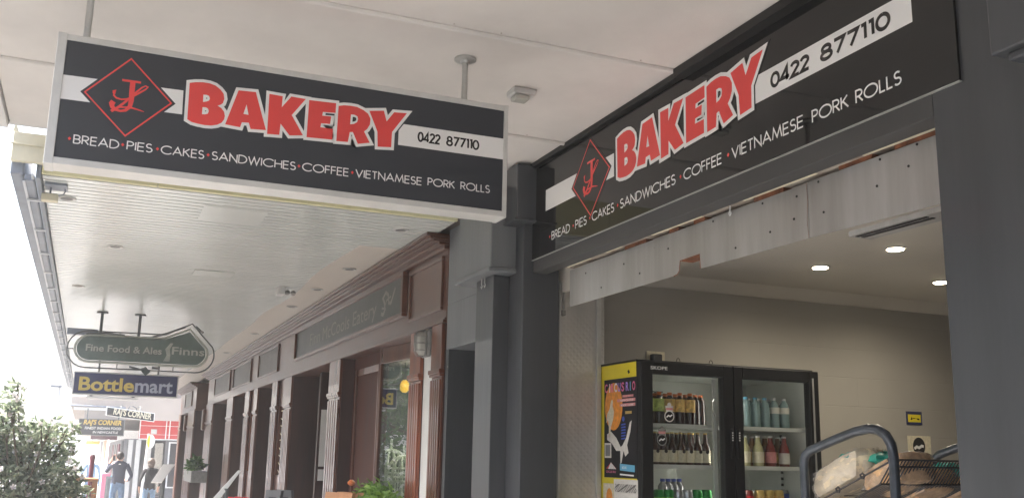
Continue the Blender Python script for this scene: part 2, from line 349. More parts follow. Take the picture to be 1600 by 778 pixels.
# geometric stroke alphabet ------------------------------------------------
def arc(cx, cy, rx, ry, a0, a1, n=12): return [(cx+rx*math.cos(R(a0+(a1-a0)*i/n)), cy+ry*math.sin(R(a0+(a1-a0)*i/n))) for i in range(n+1)]
def glyph(c):
    g = {
    'A': (.74, [[(0,0),(.37,1),(.74,0)], [(.13,.33),(.61,.33)]]),
    'B': (.50, [[(0,0),(0,1),(.24,1)]+arc(.24,.76,.21,.24,90,-90)+[(0,.52)], [(.24,.52)]+arc(.26,.26,.24,.26,90,-90)+[(0,0)]]),
    'C': (.86, [arc(.5,.5,.5,.5,42,318,26)]),
    'D': (.68, [[(0,0),(0,1),(.2,1)]+arc(.2,.5,.48,.5,90,-90,18)+[(0,0)]]),
    'E': (.46, [[(.46,1),(0,1),(0,0),(.46,0)], [(0,.53),(.43,.53)]]),
    'F': (.42, [[(.42,1),(0,1),(0,0)], [(0,.53),(.40,.53)]]),
    'H': (.60, [[(0,0),(0,1)], [(.6,0),(.6,1)], [(0,.53),(.6,.53)]]),
    'I': (.02, [[(.01,0),(.01,1)]]),
    'K': (.54, [[(0,0),(0,1)], [(.50,1),(.02,.48)], [(.14,.60),(.54,0)]]),
    'L': (.38, [[(0,1),(0,0),(.38,0)]]),
    'M': (.82, [[(0,0),(.12,1),(.41,.12),(.70,1),(.82,0)]]),
    'N': (.62, [[(0,0),(0,1),(.62,0),(.62,1)]]),
    'O': (1.0, [arc(.5,.5,.5,.5,90,450,32)]),
    'P': (.46, [[(0,0),(0,1),(.2,1)]+arc(.2,.74,.26,.26,90,-90)+[(0,.48)]]),
    'R': (.50, [[(0,0),(0,1),(.22,1)]+arc(.22,.74,.25,.26,90,-90)+[(0,.48)], [(.2,.48),(.50,0)]]),
    'S': (.46, [arc(.23,.755,.20,.245,35,270,16)[:-1]+arc(.23,.26,.23,.26,90,-145,16)]),
    'T': (.48, [[(0,1),(.48,1)], [(.24,0),(.24,1)]]),
    'V': (.66, [[(0,1),(.33,0),(.66,1)]]),
    'W': (.98, [[(0,1),(.25,0),(.49,.95),(.73,0),(.98,1)]]),
    '0': (.56, [arc(.28,.5,.28,.5,90,450,28)]),
    '1': (.20, [[(0,.98),(.18,1),(.18,0)]]),
    '2': (.54, [arc(.27,.74,.25,.26,170,-20,12)+[(.0,0),(.54,0)]]),
    '4': (.62, [[(.62,.24),(0,.24),(.46,1),(.46,0)]]),
    '7': (.52, [[(0,1),(.52,1),(.14,0)]]),
    '8': (.54, [arc(.27,.76,.21,.24,-90,270,20), arc(.27,.27,.27,.27,90,450,20)]),
    '9': (.54, [arc(.27,.72,.26,.28,0,360,20), [(.52,.64),(.18,0)]]),
    }
    return g[c]
def stroke_text(mb, s, P, x0, x1, y, h, wt, lay, gap=.16):
    """text between plan coordinates x0..x1 of plane P (dict o,u,v), cap height h, stroke weight wt; lay: (normal, base, step)"""
    adv = 0; items = []
    for c in s:
        if c == ' ': adv += .42; continue
        a, st = glyph(c); items.append((adv, st)); adv += a+gap
    adv -= gap; sx = (x1-x0-wt*h)/adv
    nrm, b0 = Vector(lay[0]), lay[1]; k = 0
    for ax, st in items:
        for line in st:
            mb.ribbon([(x0+wt*h/2+(ax+px)*sx, y+wt*h/2+py*h*(1-wt)) for px, py in line], wt*h, P['o'], P['u'], P['v'], nrm*(b0+.00012*(k % 3)))
            k += 1
def offset(poly, d):
    n = len(poly); area = sum(poly[i][0]*poly[(i+1) % n][1]-poly[(i+1) % n][0]*poly[i][1] for i in range(n))
    sg = 1 if area > 0 else -1; out = []
    for i in range(n):
        p0, p, p1 = map(Vector, (poly[i-1], poly[i], poly[(i+1) % n]))
        a = (p-p0).normalized(); b = (p1-p).normalized(); na = Vector((a.y, -a.x))*sg; nb = Vector((b.y, -b.x))*sg
        m = (na+nb).normalized(); k = d/max(.42, m.dot(na)); out.append(tuple(p+m*k))
    return out
# artwork traced in the plane of the hanging sign (metres)
ART = {
'B': [(.225,2.895),(.246,2.901),(.271,2.905),(.295,2.905),(.316,2.9),(.334,2.888),(.347,2.873),(.351,2.854),(.347,2.836),(.339,2.829),(.329,2.824),(.343,2.817),(.354,2.804),(.358,2.788),(.356,2.775),(.348,2.761),(.333,2.751),(.313,2.745),(.29,2.743),(.264,2.745),(.244,2.748),(.228,2.756)],
'A': [(.399,2.895),(.462,2.899),(.509,2.757),(.453,2.753),(.445,2.776),(.420,2.774),(.415,2.754),(.361,2.757)],
'K': [(.512,2.9),(.562,2.899),(.561,2.855),(.594,2.903),(.649,2.902),(.6,2.83),(.647,2.757),(.597,2.749),(.561,2.79),(.559,2.746),(.514,2.743)],
'E': [(.662,2.9),(.766,2.904),(.766,2.865),(.717,2.861),(.715,2.846),(.75,2.848),(.747,2.817),(.713,2.815),(.711,2.799),(.759,2.799),(.759,2.756),(.661,2.752)],
'R': [(.776,2.895),(.799,2.901),(.824,2.903),(.849,2.902),(.875,2.893),(.893,2.882),(.904,2.863),(.903,2.839),(.893,2.819),(.881,2.807),(.906,2.765),(.859,2.754),(.837,2.799),(.825,2.796),(.82,2.756),(.775,2.753)],
'Y': [(.898,2.894),(.956,2.904),(.969,2.862),(.998,2.904),(1.05,2.908),(.993,2.822),(.992,2.759),(.938,2.754),(.934,2.815)]}
HOLES = {'B': [[(.276,2.858),(.288,2.859),(.296,2.856),(.3,2.848),(.298,2.839),(.29,2.834),(.277,2.83)], [(.277,2.81),(.289,2.811),(.297,2.807),(.3,2.798),(.297,2.788),(.288,2.784),(.277,2.783)]],
 'A': [[(.432,2.845),(.442,2.806),(.423,2.807)]], 'R': [[(.826,2.868),(.84,2.869),(.852,2.864),(.855,2.854),(.852,2.841),(.84,2.832),(.825,2.828)]]}
LOGO = [([(-.027,2.812),(-.028,2.822),(-.022,2.824),(-.025,2.806),(-.016,2.798),(.001,2.795),(.019,2.799),(.036,2.81),(.057,2.828),(.078,2.845),(.085,2.855),(.077,2.858),(.066,2.851),(.049,2.831),(.033,2.81),(.013,2.786),(-.007,2.764),(-.028,2.747)],
   [.004,.005,.006,.006,.006,.006,.006,.006,.007,.005,.004,.004,.005,.007,.008,.008,.009,.010]),
 ([(-.028,2.747),(-.021,2.757),(0,2.766),(.022,2.769),(.04,2.769),(.063,2.765),(.080,2.761)], [.009,.008,.006,.006,.006,.005,.002]),
 ([(.033,2.866),(.033,2.83),(.034,2.796),(.031,2.772),(.018,2.757),(.003,2.752),(-.014,2.754),(-.026,2.763),(-.029,2.775),(-.024,2.784)], [.018,.018,.017,.014,.010,.008,.009,.014,.018,.018]),
 ([(-.003,2.867),(.06,2.868)], .008)]
DIA = [(.02,2.955),(.172,2.808),(.026,2.660),(-.123,2.803)]
def sign_art(root, P, fx, fz, nrm, bands, phone, words, wph, wtx, face):
    """fx(a), fz(b): artwork -> plane coordinates. Layers are 0.5 mm apart along nrm."""
    nv = Vector(nrm); sc_ = abs(fx(1)-fx(0)); T = lambda pl: [(fx(a), fz(b)) for a, b in pl]
    m = MB()
    for b_ in bands: MB().flat([b_], P['o'], P['u'], P['v'], nv*.0006).obj('white_band', 'white_vinyl', root)
    m = MB()
    for k, pl in ART.items(): m.flat([offset(T(pl), .0165*sc_)], P['o'], P['u'], P['v'], nv*(.0010+.00008*'BAKERY'.index(k)))
    m.flat([offset(T(DIA), .008*sc_)], P['o'], P['u'], P['v'], nv*.0010)
    m.obj('letter_edge', face, root)  # printed edge round letters and diamond, in the face colour
    m = MB()
    for k, pl in ART.items():
        m.flat([offset(T(pl), .0115*sc_)], P['o'], P['u'], P['v'], nv*(.0018+.00008*'BAKERY'.index(k)))
    m.obj('letter_outline', 'white_vinyl', root)
    m = MB()
    for k, pl in ART.items():
        hs = [T(h) for h in HOLES.get(k, [])]
        m.flat([T(pl)]+hs, P['o'], P['u'], P['v'], nv*.0026)
    m.obj('letter', 'red_vinyl', root)
    m = MB()
    for k, hl in HOLES.items():
        for h in hl:
            h2 = T(h); cx = sum(p[0] for p in h2)/len(h2); cy = sum(p[1] for p in h2)/len(h2)
            f = .5 if k == 'R' else (.16 if k == 'B' else 0)
            if f: m.flat([[(cx+(a-cx)*f, cy+(b-cy)*f) for a, b in h2]], P['o'], P['u'], P['v'], nv*.0027)
    m.obj('letter_counter', 'black_vinyl', root)
    m = MB(); d = T(DIA); m.flat([d, offset(d, -.0052*sc_)], P['o'], P['u'], P['v'], nv*.0018)
    for i, (pl, wd) in enumerate(LOGO):
        wd = [x*sc_ for x in wd] if isinstance(wd, list) else wd*sc_
        m.ribbon(T(pl), wd, P['o'], P['u'], P['v'], nv*(.0018+.0001*(i+1)))
    m.obj('diamond_logo', 'red_vinyl', root)
    for tx_, i_ in (('0422', 0), ('877110', 2)):
        m = MB(); stroke_text(m, tx_, P, phone[i_], phone[i_+1], phone[4], phone[5], wph, (nrm, .0014)); m.obj('phone_number', 'black_vinyl', root)
    md = MB()
    for s, a, b_, dot, y, h in words:
        m = MB(); stroke_text(m, s, P, a, b_, y, h, wtx, (nrm, .0010)); m.obj('product_lettering', 'white_vinyl', root)
        if dot is not None: md.flat([[(dot+h*.17*math.cos(t*math.pi/2), y+h*.5+h*.2*math.sin(t*math.pi/2)) for t in range(4)]], P['o'], P['u'], P['v'], nv*.0012)
    md.obj('red_dot', 'red_vinyl', root)
# ================================================================== SETTING
m = MB(); X0, X1 = -60, 900
def slab(mb, x0, x1, y0, y1, dz=0): return mb.add([(x0,y0,gz(x0)+dz),(x1,y0,gz(x1)+dz),(x1,y1,gz(x1)+dz),(x0,y1,gz(x0)+dz)], [(0,1,2,3)])
slab(m, X0, X1, -400, 400, -.13); tag(m.obj('ground', 'asphalt'), kind='structure')
m = MB()
for a, b_ in ((-30, 29), (36.5, 200)): slab(m, a, b_, -1.25, 12)
tag(m.obj('pavement', 'paver'), kind='structure')
m = MB()
for a, b_ in ((-30, 29), (36.5, 200)): 
    m.add([(a,-1.4,gz(a)-.13),(b_,-1.4,gz(b_)-.13),(b_,-1.25,gz(b_)-.13),(a,-1.25,gz(a)-.13),(a,-1.4,gz(a)+.004),(b_,-1.4,gz(b_)+.004),(b_,-1.25,gz(b_)+.004),(a,-1.25,gz(a)+.004)], [(0,3,2,1),(4,5,6,7),(0,1,5,4),(1,2,6,5),(2,3,7,6),(3,0,4,7)])
tag(m.obj('kerb', 'kerb'), kind='structure')
m = MB(); slab(m, 29.01, 36.49, -1.25, 60, -.12); tag(m.obj('side_street', 'concrete'), kind='structure')
m = MB(); slab(m, -30, 200, -14, -10, 0); tag(m.obj('far_pavement', 'concrete'), kind='structure')
m = MB()
for i in range(-4, 30): m.add([(i*6,-5.6,gz(i*6)-.126),(i*6+3,-5.6,gz(i*6+3)-.126),(i*6+3,-5.48,gz(i*6+3)-.126),(i*6,-5.48,gz(i*6)-.126)], [(0,1,2,3)])
tag(m.obj('road_marking', 'white'), kind='structure')
# ================================================================== BAKERY AWNING
CZ = 3.205
aw = thing('bakery_awning', 'cream sheeted awning ceiling above the two bakery signs', 'awning', (.5, .8, CZ))
m = MB()
xs = [-6, -3.95, -2.89, -1.83, -.77, .29, 1.35, 2.35, 3.40, 4.50, 5.46]
for a, b_ in zip(xs[:-1], xs[1:]): m.box(a+.002, -.51, CZ, b_-.002, 2.28, CZ+.012)
m.box(-6, -.515, CZ+.013, 5.46, 2.3, CZ+.16); m.box(5.47, -.50, CZ+.201, 6.06, 2.3, CZ+.22)  # last slab is added over the awning gap to block the sun
m.obj('ceiling_sheet', 'ceiling', aw)
m = MB()
for x in xs[1:-1]:
    m.tube([(x, -.51, CZ-.004), (x, 2.19, CZ-.004)], .013, 8)
m.obj('cover_strip', 'ceiling', aw, smooth=True)
m = MB(); m.box(-6, -.56, CZ-.03, 5.46, -.516, CZ+.25); m.box(5.461, -.56, CZ+.0, 5.50, 2.2, CZ+.2)
m.obj('edge_board', 'alu_light', aw, .004)
m = MB(); rr = random.Random(3)
for i in range(60):
    x = rr.choice(xs[4:-1])+rr.choice((-.03,.03))+.0; y = rr.uniform(-.4, 2.1); m.lathe((x, y, CZ-.0015), [(.0035,0),(.0035,.002)], 6)
m.obj('nail_head', 'oldpaint', aw)
# small sensor light on the ceiling
t = thing('ceiling_sensor', 'small clear plastic sensor box fixed to the cream awning ceiling', 'sensor', (3.9, 1.66, CZ-.04))
B(3.86, 1.61, CZ-.030, 3.95, 1.72, CZ-.001).obj('base', 'alu_light', t, .006); B(3.865, 1.62, CZ-.055, 3.93, 1.69, CZ-.0305).obj('lens', 'lampglass', t, .008)
# ================================================================== HANGING SIGN
XS = 3.62
hs = thing('hanging_bakery_sign', 'long black illuminated box sign reading BAKERY in red, hung from the awning ceiling', 'sign', (3.67, .63, 2.53))
Y0, Y1, Z0, Z1 = -.222, 1.482, 2.533, 3.006
m = MB(); m.box(XS+.006, Y0+.01, Z0+.01, XS+.095, Y1-.01, Z1-.01); m.obj('box', 'alu', hs, .003)
m = MB(); m.box(XS-.004, Y0, Z1-.022, XS+.104, Y1, Z1); m.box(XS-.004, Y0, Z0, XS+.104, Y1, Z0+.024)
m.box(XS-.006, Y0-.002, Z0-.002, XS+.106, Y0+.028, Z1+.002); m.box(XS-.006, Y1-.016, Z0-.002, XS+.106, Y1+.002, Z1+.002)
for y in (.53, 1.02): m.box(XS-.0055, y, Z0-.001, XS+.105, y+.003, Z0+.0245)
m.obj('frame', 'alu_light', hs, .0025)
m = MB(); 
for y, z in ((Y0+.012, Z1+.004), (Y0+.02, Z1+.004)): m.lathe((XS+.02, y, z), [(.004,-.004),(.004,.003)], 8)
m.obj('corner_screw', 'alu', hs)
B(XS+.001, Y0+.028, Z0+.024, XS+.005, Y1-.016, Z1-.022).obj('face', 'vinyl', hs)
PX = dict(o=(XS+.001, 0, 0), u=(0,1,0), v=(0,0,1))
bl = [(Y0+.028,2.767),(Y0+.028,2.855),(.206,2.863),(.209,2.772)]; br_ = [(1.02,2.862),(1.02,2.774),(1.466,2.775),(1.466,2.864)]
wh = [('BREAD',-.139,.010,-.151,2.612,.033),('PIES',.034,.121,.021,2.614,.033),('CAKES',.148,.298,.137,2.615,.033),('SANDWICHES',.323,.629,.311,2.617,.033),('COFFEE',.652,.831,.640,2.619,.033),
      ('VIETNAMESE',.856,1.124,.844,2.621,.033),('PORK',1.147,1.262,None,2.624,.033),('ROLLS',1.285,1.412,None,2.625,.033)]
sign_art(hs, PX, lambda a: a, lambda b_: b_, (-1,0,0), [bl, br_], (1.098,1.195,1.218,1.361,2.798,.043), wh, .18, .125, 'vinyl')
for y, lab in ((1.307, 'grey steel hanger pipe above the right end of the hanging bakery sign'), (-.135, 'pale hanger pipe above the left end of the hanging bakery sign')):
    t = thing('hanger_pipe', lab, 'pipe', (XS+.05, y, Z1+.003), 'pipes holding the hanging sign')
    MB().lathe((XS+.05, y, 0), [(.0125, Z1+.003), (.0125, CZ-.012)], 12).obj('pipe', 'alu' if y > 0 else 'alu_light', t, smooth=True)
    MB().lathe((XS+.05, y, 0), [(.018, CZ-.024), (.022, CZ-.014), (.046, CZ-.010), (.046, CZ-.001)], 16).obj('flange', 'alu' if y > 0 else 'alu_light', t, smooth=True)
# ================================================================== BAKERY BUILDING
bk = thing('bakery_shop', 'charcoal painted bakery shopfront with wide open counter', 'building', (3.5, 2.4, -.03))
m = MB()
m.box(-6, 2.2, -.5, 2.075, 2.55, 3.6)
m.obj('pillar', 'charcoal', bk, .004)
m = MB(); m.box(1.2, 2.06, 2.62, 1.745, 2.199, 3.2); m.box(1.2, 2.08, 2.596, 1.71, 2.199, 2.619); m.obj('pillar_capital', 'charcoal', bk, .006)
m = MB(); m.box(2.0755, 2.2, 2.584, 4.949, 2.285, 3.19); m.obj('lintel', 'lintel', bk, .003)
m = MB(); m.box(2.0755, 2.2, 3.192, 4.949, 5.4, 3.6); m.obj('upper_wall', 'charcoal', bk)
# edge trims where the fascia meets the ceiling
m = MB(); m.box(-3, 2.14, 3.165, 3.39, 2.199, 3.2035); m.box(3.391, 2.165, 3.175, 4.94, 2.199, 3.2035); m.obj('ceiling_trim', 'black_paint', bk, .003)
# columns at the far end of the opening
m = MB(); m.box(4.95, 2.14, -.5, 5.149, 2.36, 2.86); m.obj('inner_column', 'charcoal', bk, .004)
m = MB(); m.box(4.90, 2.075, 2.875, 5.2, 2.199, 3.19); m.box(4.89, 2.06, 2.862, 5.2, 2.1985, 2.8745); m.obj('column_capital', 'charcoal', bk, .006)
m = MB(); m.box(5.15, 2.045, -.5, 5.42, 2.42, 2.594); m.obj('outer_column', 'charcoal', bk, .004)
m = MB(); m.box(5.06, 1.99, 2.62, 5.60, 2.199, 3.1); m.box(5.045, 1.975, 2.595, 5.62, 2.1985, 2.6195); m.obj('meter_box', 'charcoal_light', bk, .006)
m = MB(); m.box(5.201, 2.2, 2.595, 6.385, 2.45, 3.19); m.box(5.421, 2.2, 2.29, 6.385, 2.42, 2.594); m.obj('doorway_lintel', 'charcoal_light', bk, .004)
m = MB(); m.box(5.421, 2.43, -.5, 6.385, 2.47, 2.289); m.obj('side_door', 'charcoal', bk, .003)
m = MB(); m.box(6.33, 2.2, -.5, 6.386, 2.42, 2.289); m.obj('door_jamb', 'charcoal', bk)
m = MB()
for x in (5.25, 5.30): m.tube([(x, 2.03, 2.594), (x, 2.03, 2.56), (x-.012, 2.03, 2.545), (x, 2.03, 2.535), (x+.01, 2.03, 2.548)], .003, 6)
m.obj('hook', 'alu', bk)
# reveal: door track, chequer plate
m = MB(); m.box(5.02, 2.361, -.5, 5.05, 2.375, 2.56); m.box(5.01, 2.378, -.5, 5.04, 2.386, 2.56); m.box(5.0, 2.389, -.5, 5.045, 2.402, 2.56); m.obj('door_track', 'alu', bk, .002)
m = MB(); m.box(5.05, 2.376, -.5, 5.1, 2.70, 2.66); m.obj('chequer_plate', 'diamond_plate', bk)
m = MB(); m.box(5.035, 2.645, -.5, 5.049, 2.672, 2.66); m.obj('plate_edge', 'alu', bk, .002)
m = MB(); m.box(4.99, 2.40, 2.52, 5.03, 2.425, 2.56); m.box(4.985, 2.405, 2.405, 5.0, 2.418, 2.53); m.box(4.99, 2.40, 2.37, 5.03, 2.425, 2.40); m.obj('hinge_bracket', 'lamp_grey', bk, .003)
# roller cover sheet with its notch
pl = [(-4.69,2.370),(-3.66,2.370),(-3.633,2.372),(-3.615,2.385),(-3.606,2.428),(-3.457,2.431),(-3.451,2.369),(-2.755,2.364),(-2.078,2.352),(-2.078,2.568),(-4.69,2.568)]
pa = [(a, b_) for a, b_ in pl if a <= -2.745]; 
rc = MB().prism([(-4.69,2.370),(-3.66,2.370),(-3.633,2.372),(-3.615,2.385),(-3.606,2.428),(-3.457,2.431),(-3.451,2.369),(-2.762,2.364),(-2.762,2.566),(-4.69,2.566)], (0,2.30,0), (-1,0,0), (0,0,1), (0,.003,0))
rc.prism([(-2.7585,2.364),(-2.078,2.350),(-2.078,2.568),(-2.7585,2.568)], (0,2.299,0), (-1,0,0), (0,0,1), (0,.003,0))
rc.obj('roller_cover', 'cover', bk)
m = MB(); m.box(2.08, 2.304, 2.348, 4.735, 2.56, 2.352); m.obj('cover_underside', 'cover', bk) if False else None
m = MB()
for x, z in ((4.5,2.52),(4.33,2.42),(4.1,2.50),(3.95,2.43),(3.7,2.50),(3.35,2.55),(3.2,2.41),(3.02,2.55),(2.98,2.43),(2.82,2.53),(2.70,2.555),(2.68,2.44),(2.84,2.45),(2.42,2.47),(2.28,2.50),(2.40,2.555),(2.24,2.56)):
    m.lathe((x, 2.2985, z), [(.0045, 0), (.0045, -.002)], 8, 'Y')
m.obj('rivet', 'dark_void', bk)
m = MB(); m.ribbon([(-2.765,2.566),(-2.76,2.50),(-2.768,2.43),(-2.762,2.364)], .002, (0,2.2975,0), (-1,0,0), (0,0,1)); m.obj('cover_crack', 'rust', bk)
m = MB(); m.ribbon([(-3.66,2.369),(-3.633,2.3715),(-3.615,2.3845),(-3.606,2.4275),(-3.457,2.4305),(-3.4515,2.369)], .006, (0,2.2992,0), (-1,0,0), (0,0,1)); m.obj('notch_edge', 'rust', bk)
m = MB(); m.box(3.46, 2.304, 2.425, 3.60, 2.36, 2.44); m.obj('notch_bracket', 'rust', bk)
# soffit above the sheet: flaky timber, brick seen in the gap
m = MB(); m.box(2.08, 2.286, 2.586, 4.73, 2.34, 2.64); m.box(2.08, 2.286, 2.600, 4.73, 2.30, 2.61); m.obj('soffit_timber', 'oldpaint', bk)
m = MB(); rr = random.Random(5); x = 2.1
while x < 4.6:
    L = rr.uniform(.15, .5); m.box(x, 2.287, 2.5845, min(4.7, x+L), 2.299, 2.590); x += L + rr.uniform(.05, .3)
m.obj('flaking_board', 'cream', bk, .001)
m = MB(); x = 2.1
for a, b_ in ((2.12,2.34),(2.44,2.6),(2.9,3.08),(3.42,3.5),(3.62,3.70),(3.9,4.1)): B(a, 2.303, 2.566, b_, 2.36, 2.5855).obj('brick_gap', 'rust', bk)
m = MB(); m.tube([(3.22, 2.292, 2.585), (3.222, 2.291, 2.565), (3.228, 2.29, 2.553), (3.22, 2.289, 2.545), (3.212, 2.29, 2.553), (3.218, 2.291, 2.562)], .003, 6); m.obj('wire_ring', 'white', bk)
# grille and its plate at the lower right of the cover
m = MB(); m.box(2.10, 2.15+.155, 2.331, 2.57, 2.40, 2.349); m.obj('grille_plate', 'cover', bk)
m = MB(); m.box(2.24, 2.315, 2.328, 2.55, 2.328, 2.3305); m.box(2.24, 2.34, 2.328, 2.55, 2.353, 2.3305); m.obj('grille_slot', 'dark_void', bk)
m = MB(); m.box(2.0755, 2.40, 2.50, 5.05, 2.42, 2.72); m.obj('inner_lining', 'room_ceiling', bk)
# room
m = MB(); m.box(5.345, 2.47, -.5, 5.5, 9, 2.9); m.obj('party_wall', 'blockwall', bk)
m = MB(); m.box(-1.5, 9.0, -.5, 5.5, 9.1, 2.9); m.box(-1.6, 2.56, -.5, -1.5, 9.1, 2.9); m.obj('rear_wall', 'room_ceiling', bk)
m = MB(); m.box(-1.5, 2.421, 2.72, 5.344, 9.0, 2.75); m.obj('room_ceiling', 'room_ceiling', bk)
m = MB(); m.prism([(5.344,2.719),(5.25,2.719),(5.268,2.700),(5.30,2.672),(5.322,2.655),(5.344,2.650)], (0,2.66,0), (1,0,0), (0,0,1), (0,6.3,0)); m.obj('cornice', 'room_ceiling', bk)
m = MB(); m.box(-1.5, 2.3, -.06, 5.344, 9, -.035); m.obj('shop_floor', 'shop_tile', bk)
for i, (x, y, lab) in enumerate(((4.60, 3.90, 'lit round downlight, leftmost of three in the bakery ceiling'), (4.00, 3.90, 'lit round downlight, nearest the street of three in the bakery ceiling'), (4.63, 4.87, 'lit round downlight beside the right pillar, lowest of three in the bakery ceiling'))):
    t = thing('downlight', lab, 'light', (x, y, 2.715), 'lit downlights in the bakery ceiling')
    MB().lathe((x, y, 0), [(.052, 2.7125), (.058, 2.719)], 24).obj('trim_ring', 'alu_light', t); MB().lathe((x, y, 0), [(.043, 2.7095), (.043, 2.712)], 24).obj('bulb', 'bulb', t)
    l = bpy.data.lights.new('downlight_lamp', 'SPOT'); l.energy = 10; l.color = (1, .88, .70); l.spot_size = R(165); l.spot_blend = 1.0; l.shadow_soft_size = .04
    lo = bpy.data.objects.new('lamp', l); col.objects.link(lo); lo.parent = t; lo.location = (0, 0, -.015)
# fascia sign
fs = thing('fascia_bakery_sign', 'glossy black fascia sign reading BAKERY above the shop opening', 'sign', (3.45, 2.19, 2.655))
B(1.965, 2.190, 2.655, 4.945, 2.199, 3.17).obj('face', 'vinyl_gloss', fs)
m = MB(); m.box(1.963, 2.1885, 2.652, 4.947, 2.1995, 2.6548); m.obj('edge_trim', 'alu', fs)
PY = dict(o=(0, 2.190, 0), u=(-1,0,0), v=(0,0,1)); K = 1.36
fx = lambda a: -(3.978-(a-.215)*K); fz = lambda b_: 2.853+(b_-2.735)*K
bl = [(-4.770,2.897),(-4.770,3.015),(-3.998,3.010),(-3.998,2.895)]; br_ = [(-2.93,3.0),(-2.93,2.893),(-2.12,2.898),(-2.12,3.001)]
wf = [('BREAD',-4.690,-4.466,-4.712,2.720,.047),('PIES',-4.407,-4.279,-4.43,2.721,.047),('CAKES',-4.224,-3.996,-4.245,2.722,.047),('SANDWICHES',-3.940,-3.459,-3.962,2.722,.047),('COFFEE',-3.398,-3.122,-3.42,2.721,.047),
      ('VIETNAMESE',-3.058,-2.634,-3.08,2.721,.047),('PORK',-2.591,-2.409,None,2.720,.047),('ROLLS',-2.378,-2.177,None,2.719,.047)]
sign_art(fs, PY, fx, fz, (0,-1,0), [bl, br_], (-2.807,-2.588,-2.535,-2.206,2.917,.062), wf, .215, .13, 'vinyl_gloss')
# ================================================================== FRIDGE
fr = thing('drinks_fridge', 'black two-door glass fronted drinks fridge with yellow side against the block wall', 'fridge', (4.95, 3.26, -.03))
FXX, FYL, FYR, FZ = 4.60, 2.685, 3.850, 2.100
m = MB(); m.box(FXX+.06, FYL, -.03, 5.30, FYL+.035, FZ-.005); m.box(FXX+.06, FYR-.035, -.03, 5.30, FYR, FZ-.005); m.box(FXX+.06, FYL+.0352, FZ-.045, 5.30, FYR-.0352, FZ-.006); m.box(5.24, FYL+.0352, -.03, 5.30, FYR-.0352, FZ-.046); m.box(FXX+.06, FYL+.0352, -.03, 5.239, FYR-.0352, .15)
m.obj('cabinet', 'fridge_in', fr)
B(FXX+.055, FYL-.004, -.03, 5.30, FYL-.0005, FZ).obj('side_panel', 'yellow', fr)
B(FXX+.05, FYL-.006, FZ+.001, 5.30, FYR+.003, FZ+.012).obj('top', 'black_paint', fr, .003)
def door(y0, y1, gl, gr):
    m = MB(); m.box(FXX, y0, .16, FXX+.055, gl, FZ); m.box(FXX, gr, .16, FXX+.055, y1, FZ); m.box(FXX, gl+.0003, 2.035, FXX+.055, gr-.0003, FZ-.0002); m.box(FXX, gl+.0003, .16, FXX+.055, gr-.0003, .24)
    d = m.obj('door', 'black_paint', fr, .004)
    B(FXX+.02, gl, .24, FXX+.026, gr, 2.035).obj('glass', 'fridge_glass', d); return d
dl = door(FYL-.004, 3.262, 2.752, 3.20); dr = door(3.268, FYR, 3.326, 3.785)
m = MB()
for yy, dd in ((3.24, dl), (3.285, dr)):
    m = MB(); m.box(FXX-.018, yy-.008, 1.60, FXX-.001, yy+.008, 1.76)
    m.obj('handle', 'black_paint', dd, .004)
    m = MB()
    for k in range(4): m.box(FXX-.0195, yy-.006, 1.695+.013*k, FXX-.0185, yy+.002, 1.702+.013*k)
    m.obj('handle_lettering', 'white', dd)
m = MB(); text(m, 'SKOPE', (FXX-.0012, 2.79, 2.058), (0,1,0), (0,0,1), .018, .105, .02); m.obj('brand_lettering', 'white', dl)
m = MB(); m.box(FXX+.058, 3.245, .15, FXX+.075, 3.285, 2.05); m.obj('mullion', 'fridge_in', fr)
m = MB(); m.box(FXX-.003, 3.803, .2, FXX-.0005, 3.814, 2.06); m.obj('door_strip', 'alu', dr)
for z in (1.76, 1.545, 1.30): 
    m = MB(); m.box(FXX+.075, FYL+.04, z, 5.20, 3.235, z+.012); m.box(FXX+.075, 3.29, z, 5.20, FYR-.04, z+.012); m.box(FXX+.070, FYL+.04, z-.004, FXX+.0745, 3.235, z+.018); m.box(FXX+.070, 3.29, z-.004, FXX+.0745, FYR-.04, z+.018)
    m.obj('shelf', 'shelf', fr)
m = MB(); rr = random.Random(2)
for z in (1.99, 2.0): pass
for i in range(14): m.box(5.2, 2.78+i*.03, 1.985, 5.239, 2.79+i*.03, 1.99); m.box(5.2, 2.78+i*.03, 1.965, 5.239, 2.79+i*.03, 1.97)
for i in range(44): m.box(FXX+.30, FYR-.04, .4+i*.035, FXX+.32, FYR-.036, .415+i*.035); m.box(FXX+.28, FYL+.0355, .4+i*.035, FXX+.30, FYL+.038, .415+i*.035)
m.obj('shelf_slot', 'dark_void', fr)
# cable by the left door; glowing strips at the mullion added to brighten the interior
m = MB(); m.box(FXX+.062, 3.17, .2, FXX+.074, 3.19, 2.03); m.obj('strip_cover', 'shelf', fr); mat('fill_strip_glow', (.8,.75,.6), .4, 0, emit=((1,.96,.88), 6))
for y_ in (3.2355, 3.2885): B(FXX+.06, y_, .3, FXX+.072, y_+.006, 2.0).obj('fill_strip', 'fill_strip_glow', fr)
m = MB(); m.tube([(FXX+.05, 3.165, 1.92), (FXX+.045, 3.15, 1.90), (FXX+.045, 3.152, 1.86), (FXX+.045, 3.175, 1.82), (FXX+.045, 3.185, 1.78), (FXX+.045, 3.186, 1.6), (FXX+.045, 3.19, 1.35)], .0045, 6); m.obj('cable', 'inox', fr, smooth=True)
m = MB()
for y in (2.93, 3.14): m.tube([(FXX+.03, y-.012, FZ+.01), (FXX+.03, y-.008, FZ+.024), (FXX+.03, y, FZ+.029), (FXX+.03, y+.008, FZ+.024), (FXX+.03, y+.012, FZ+.01)], .002, 6)
m.obj('lifting_ring', 'rubber', fr)
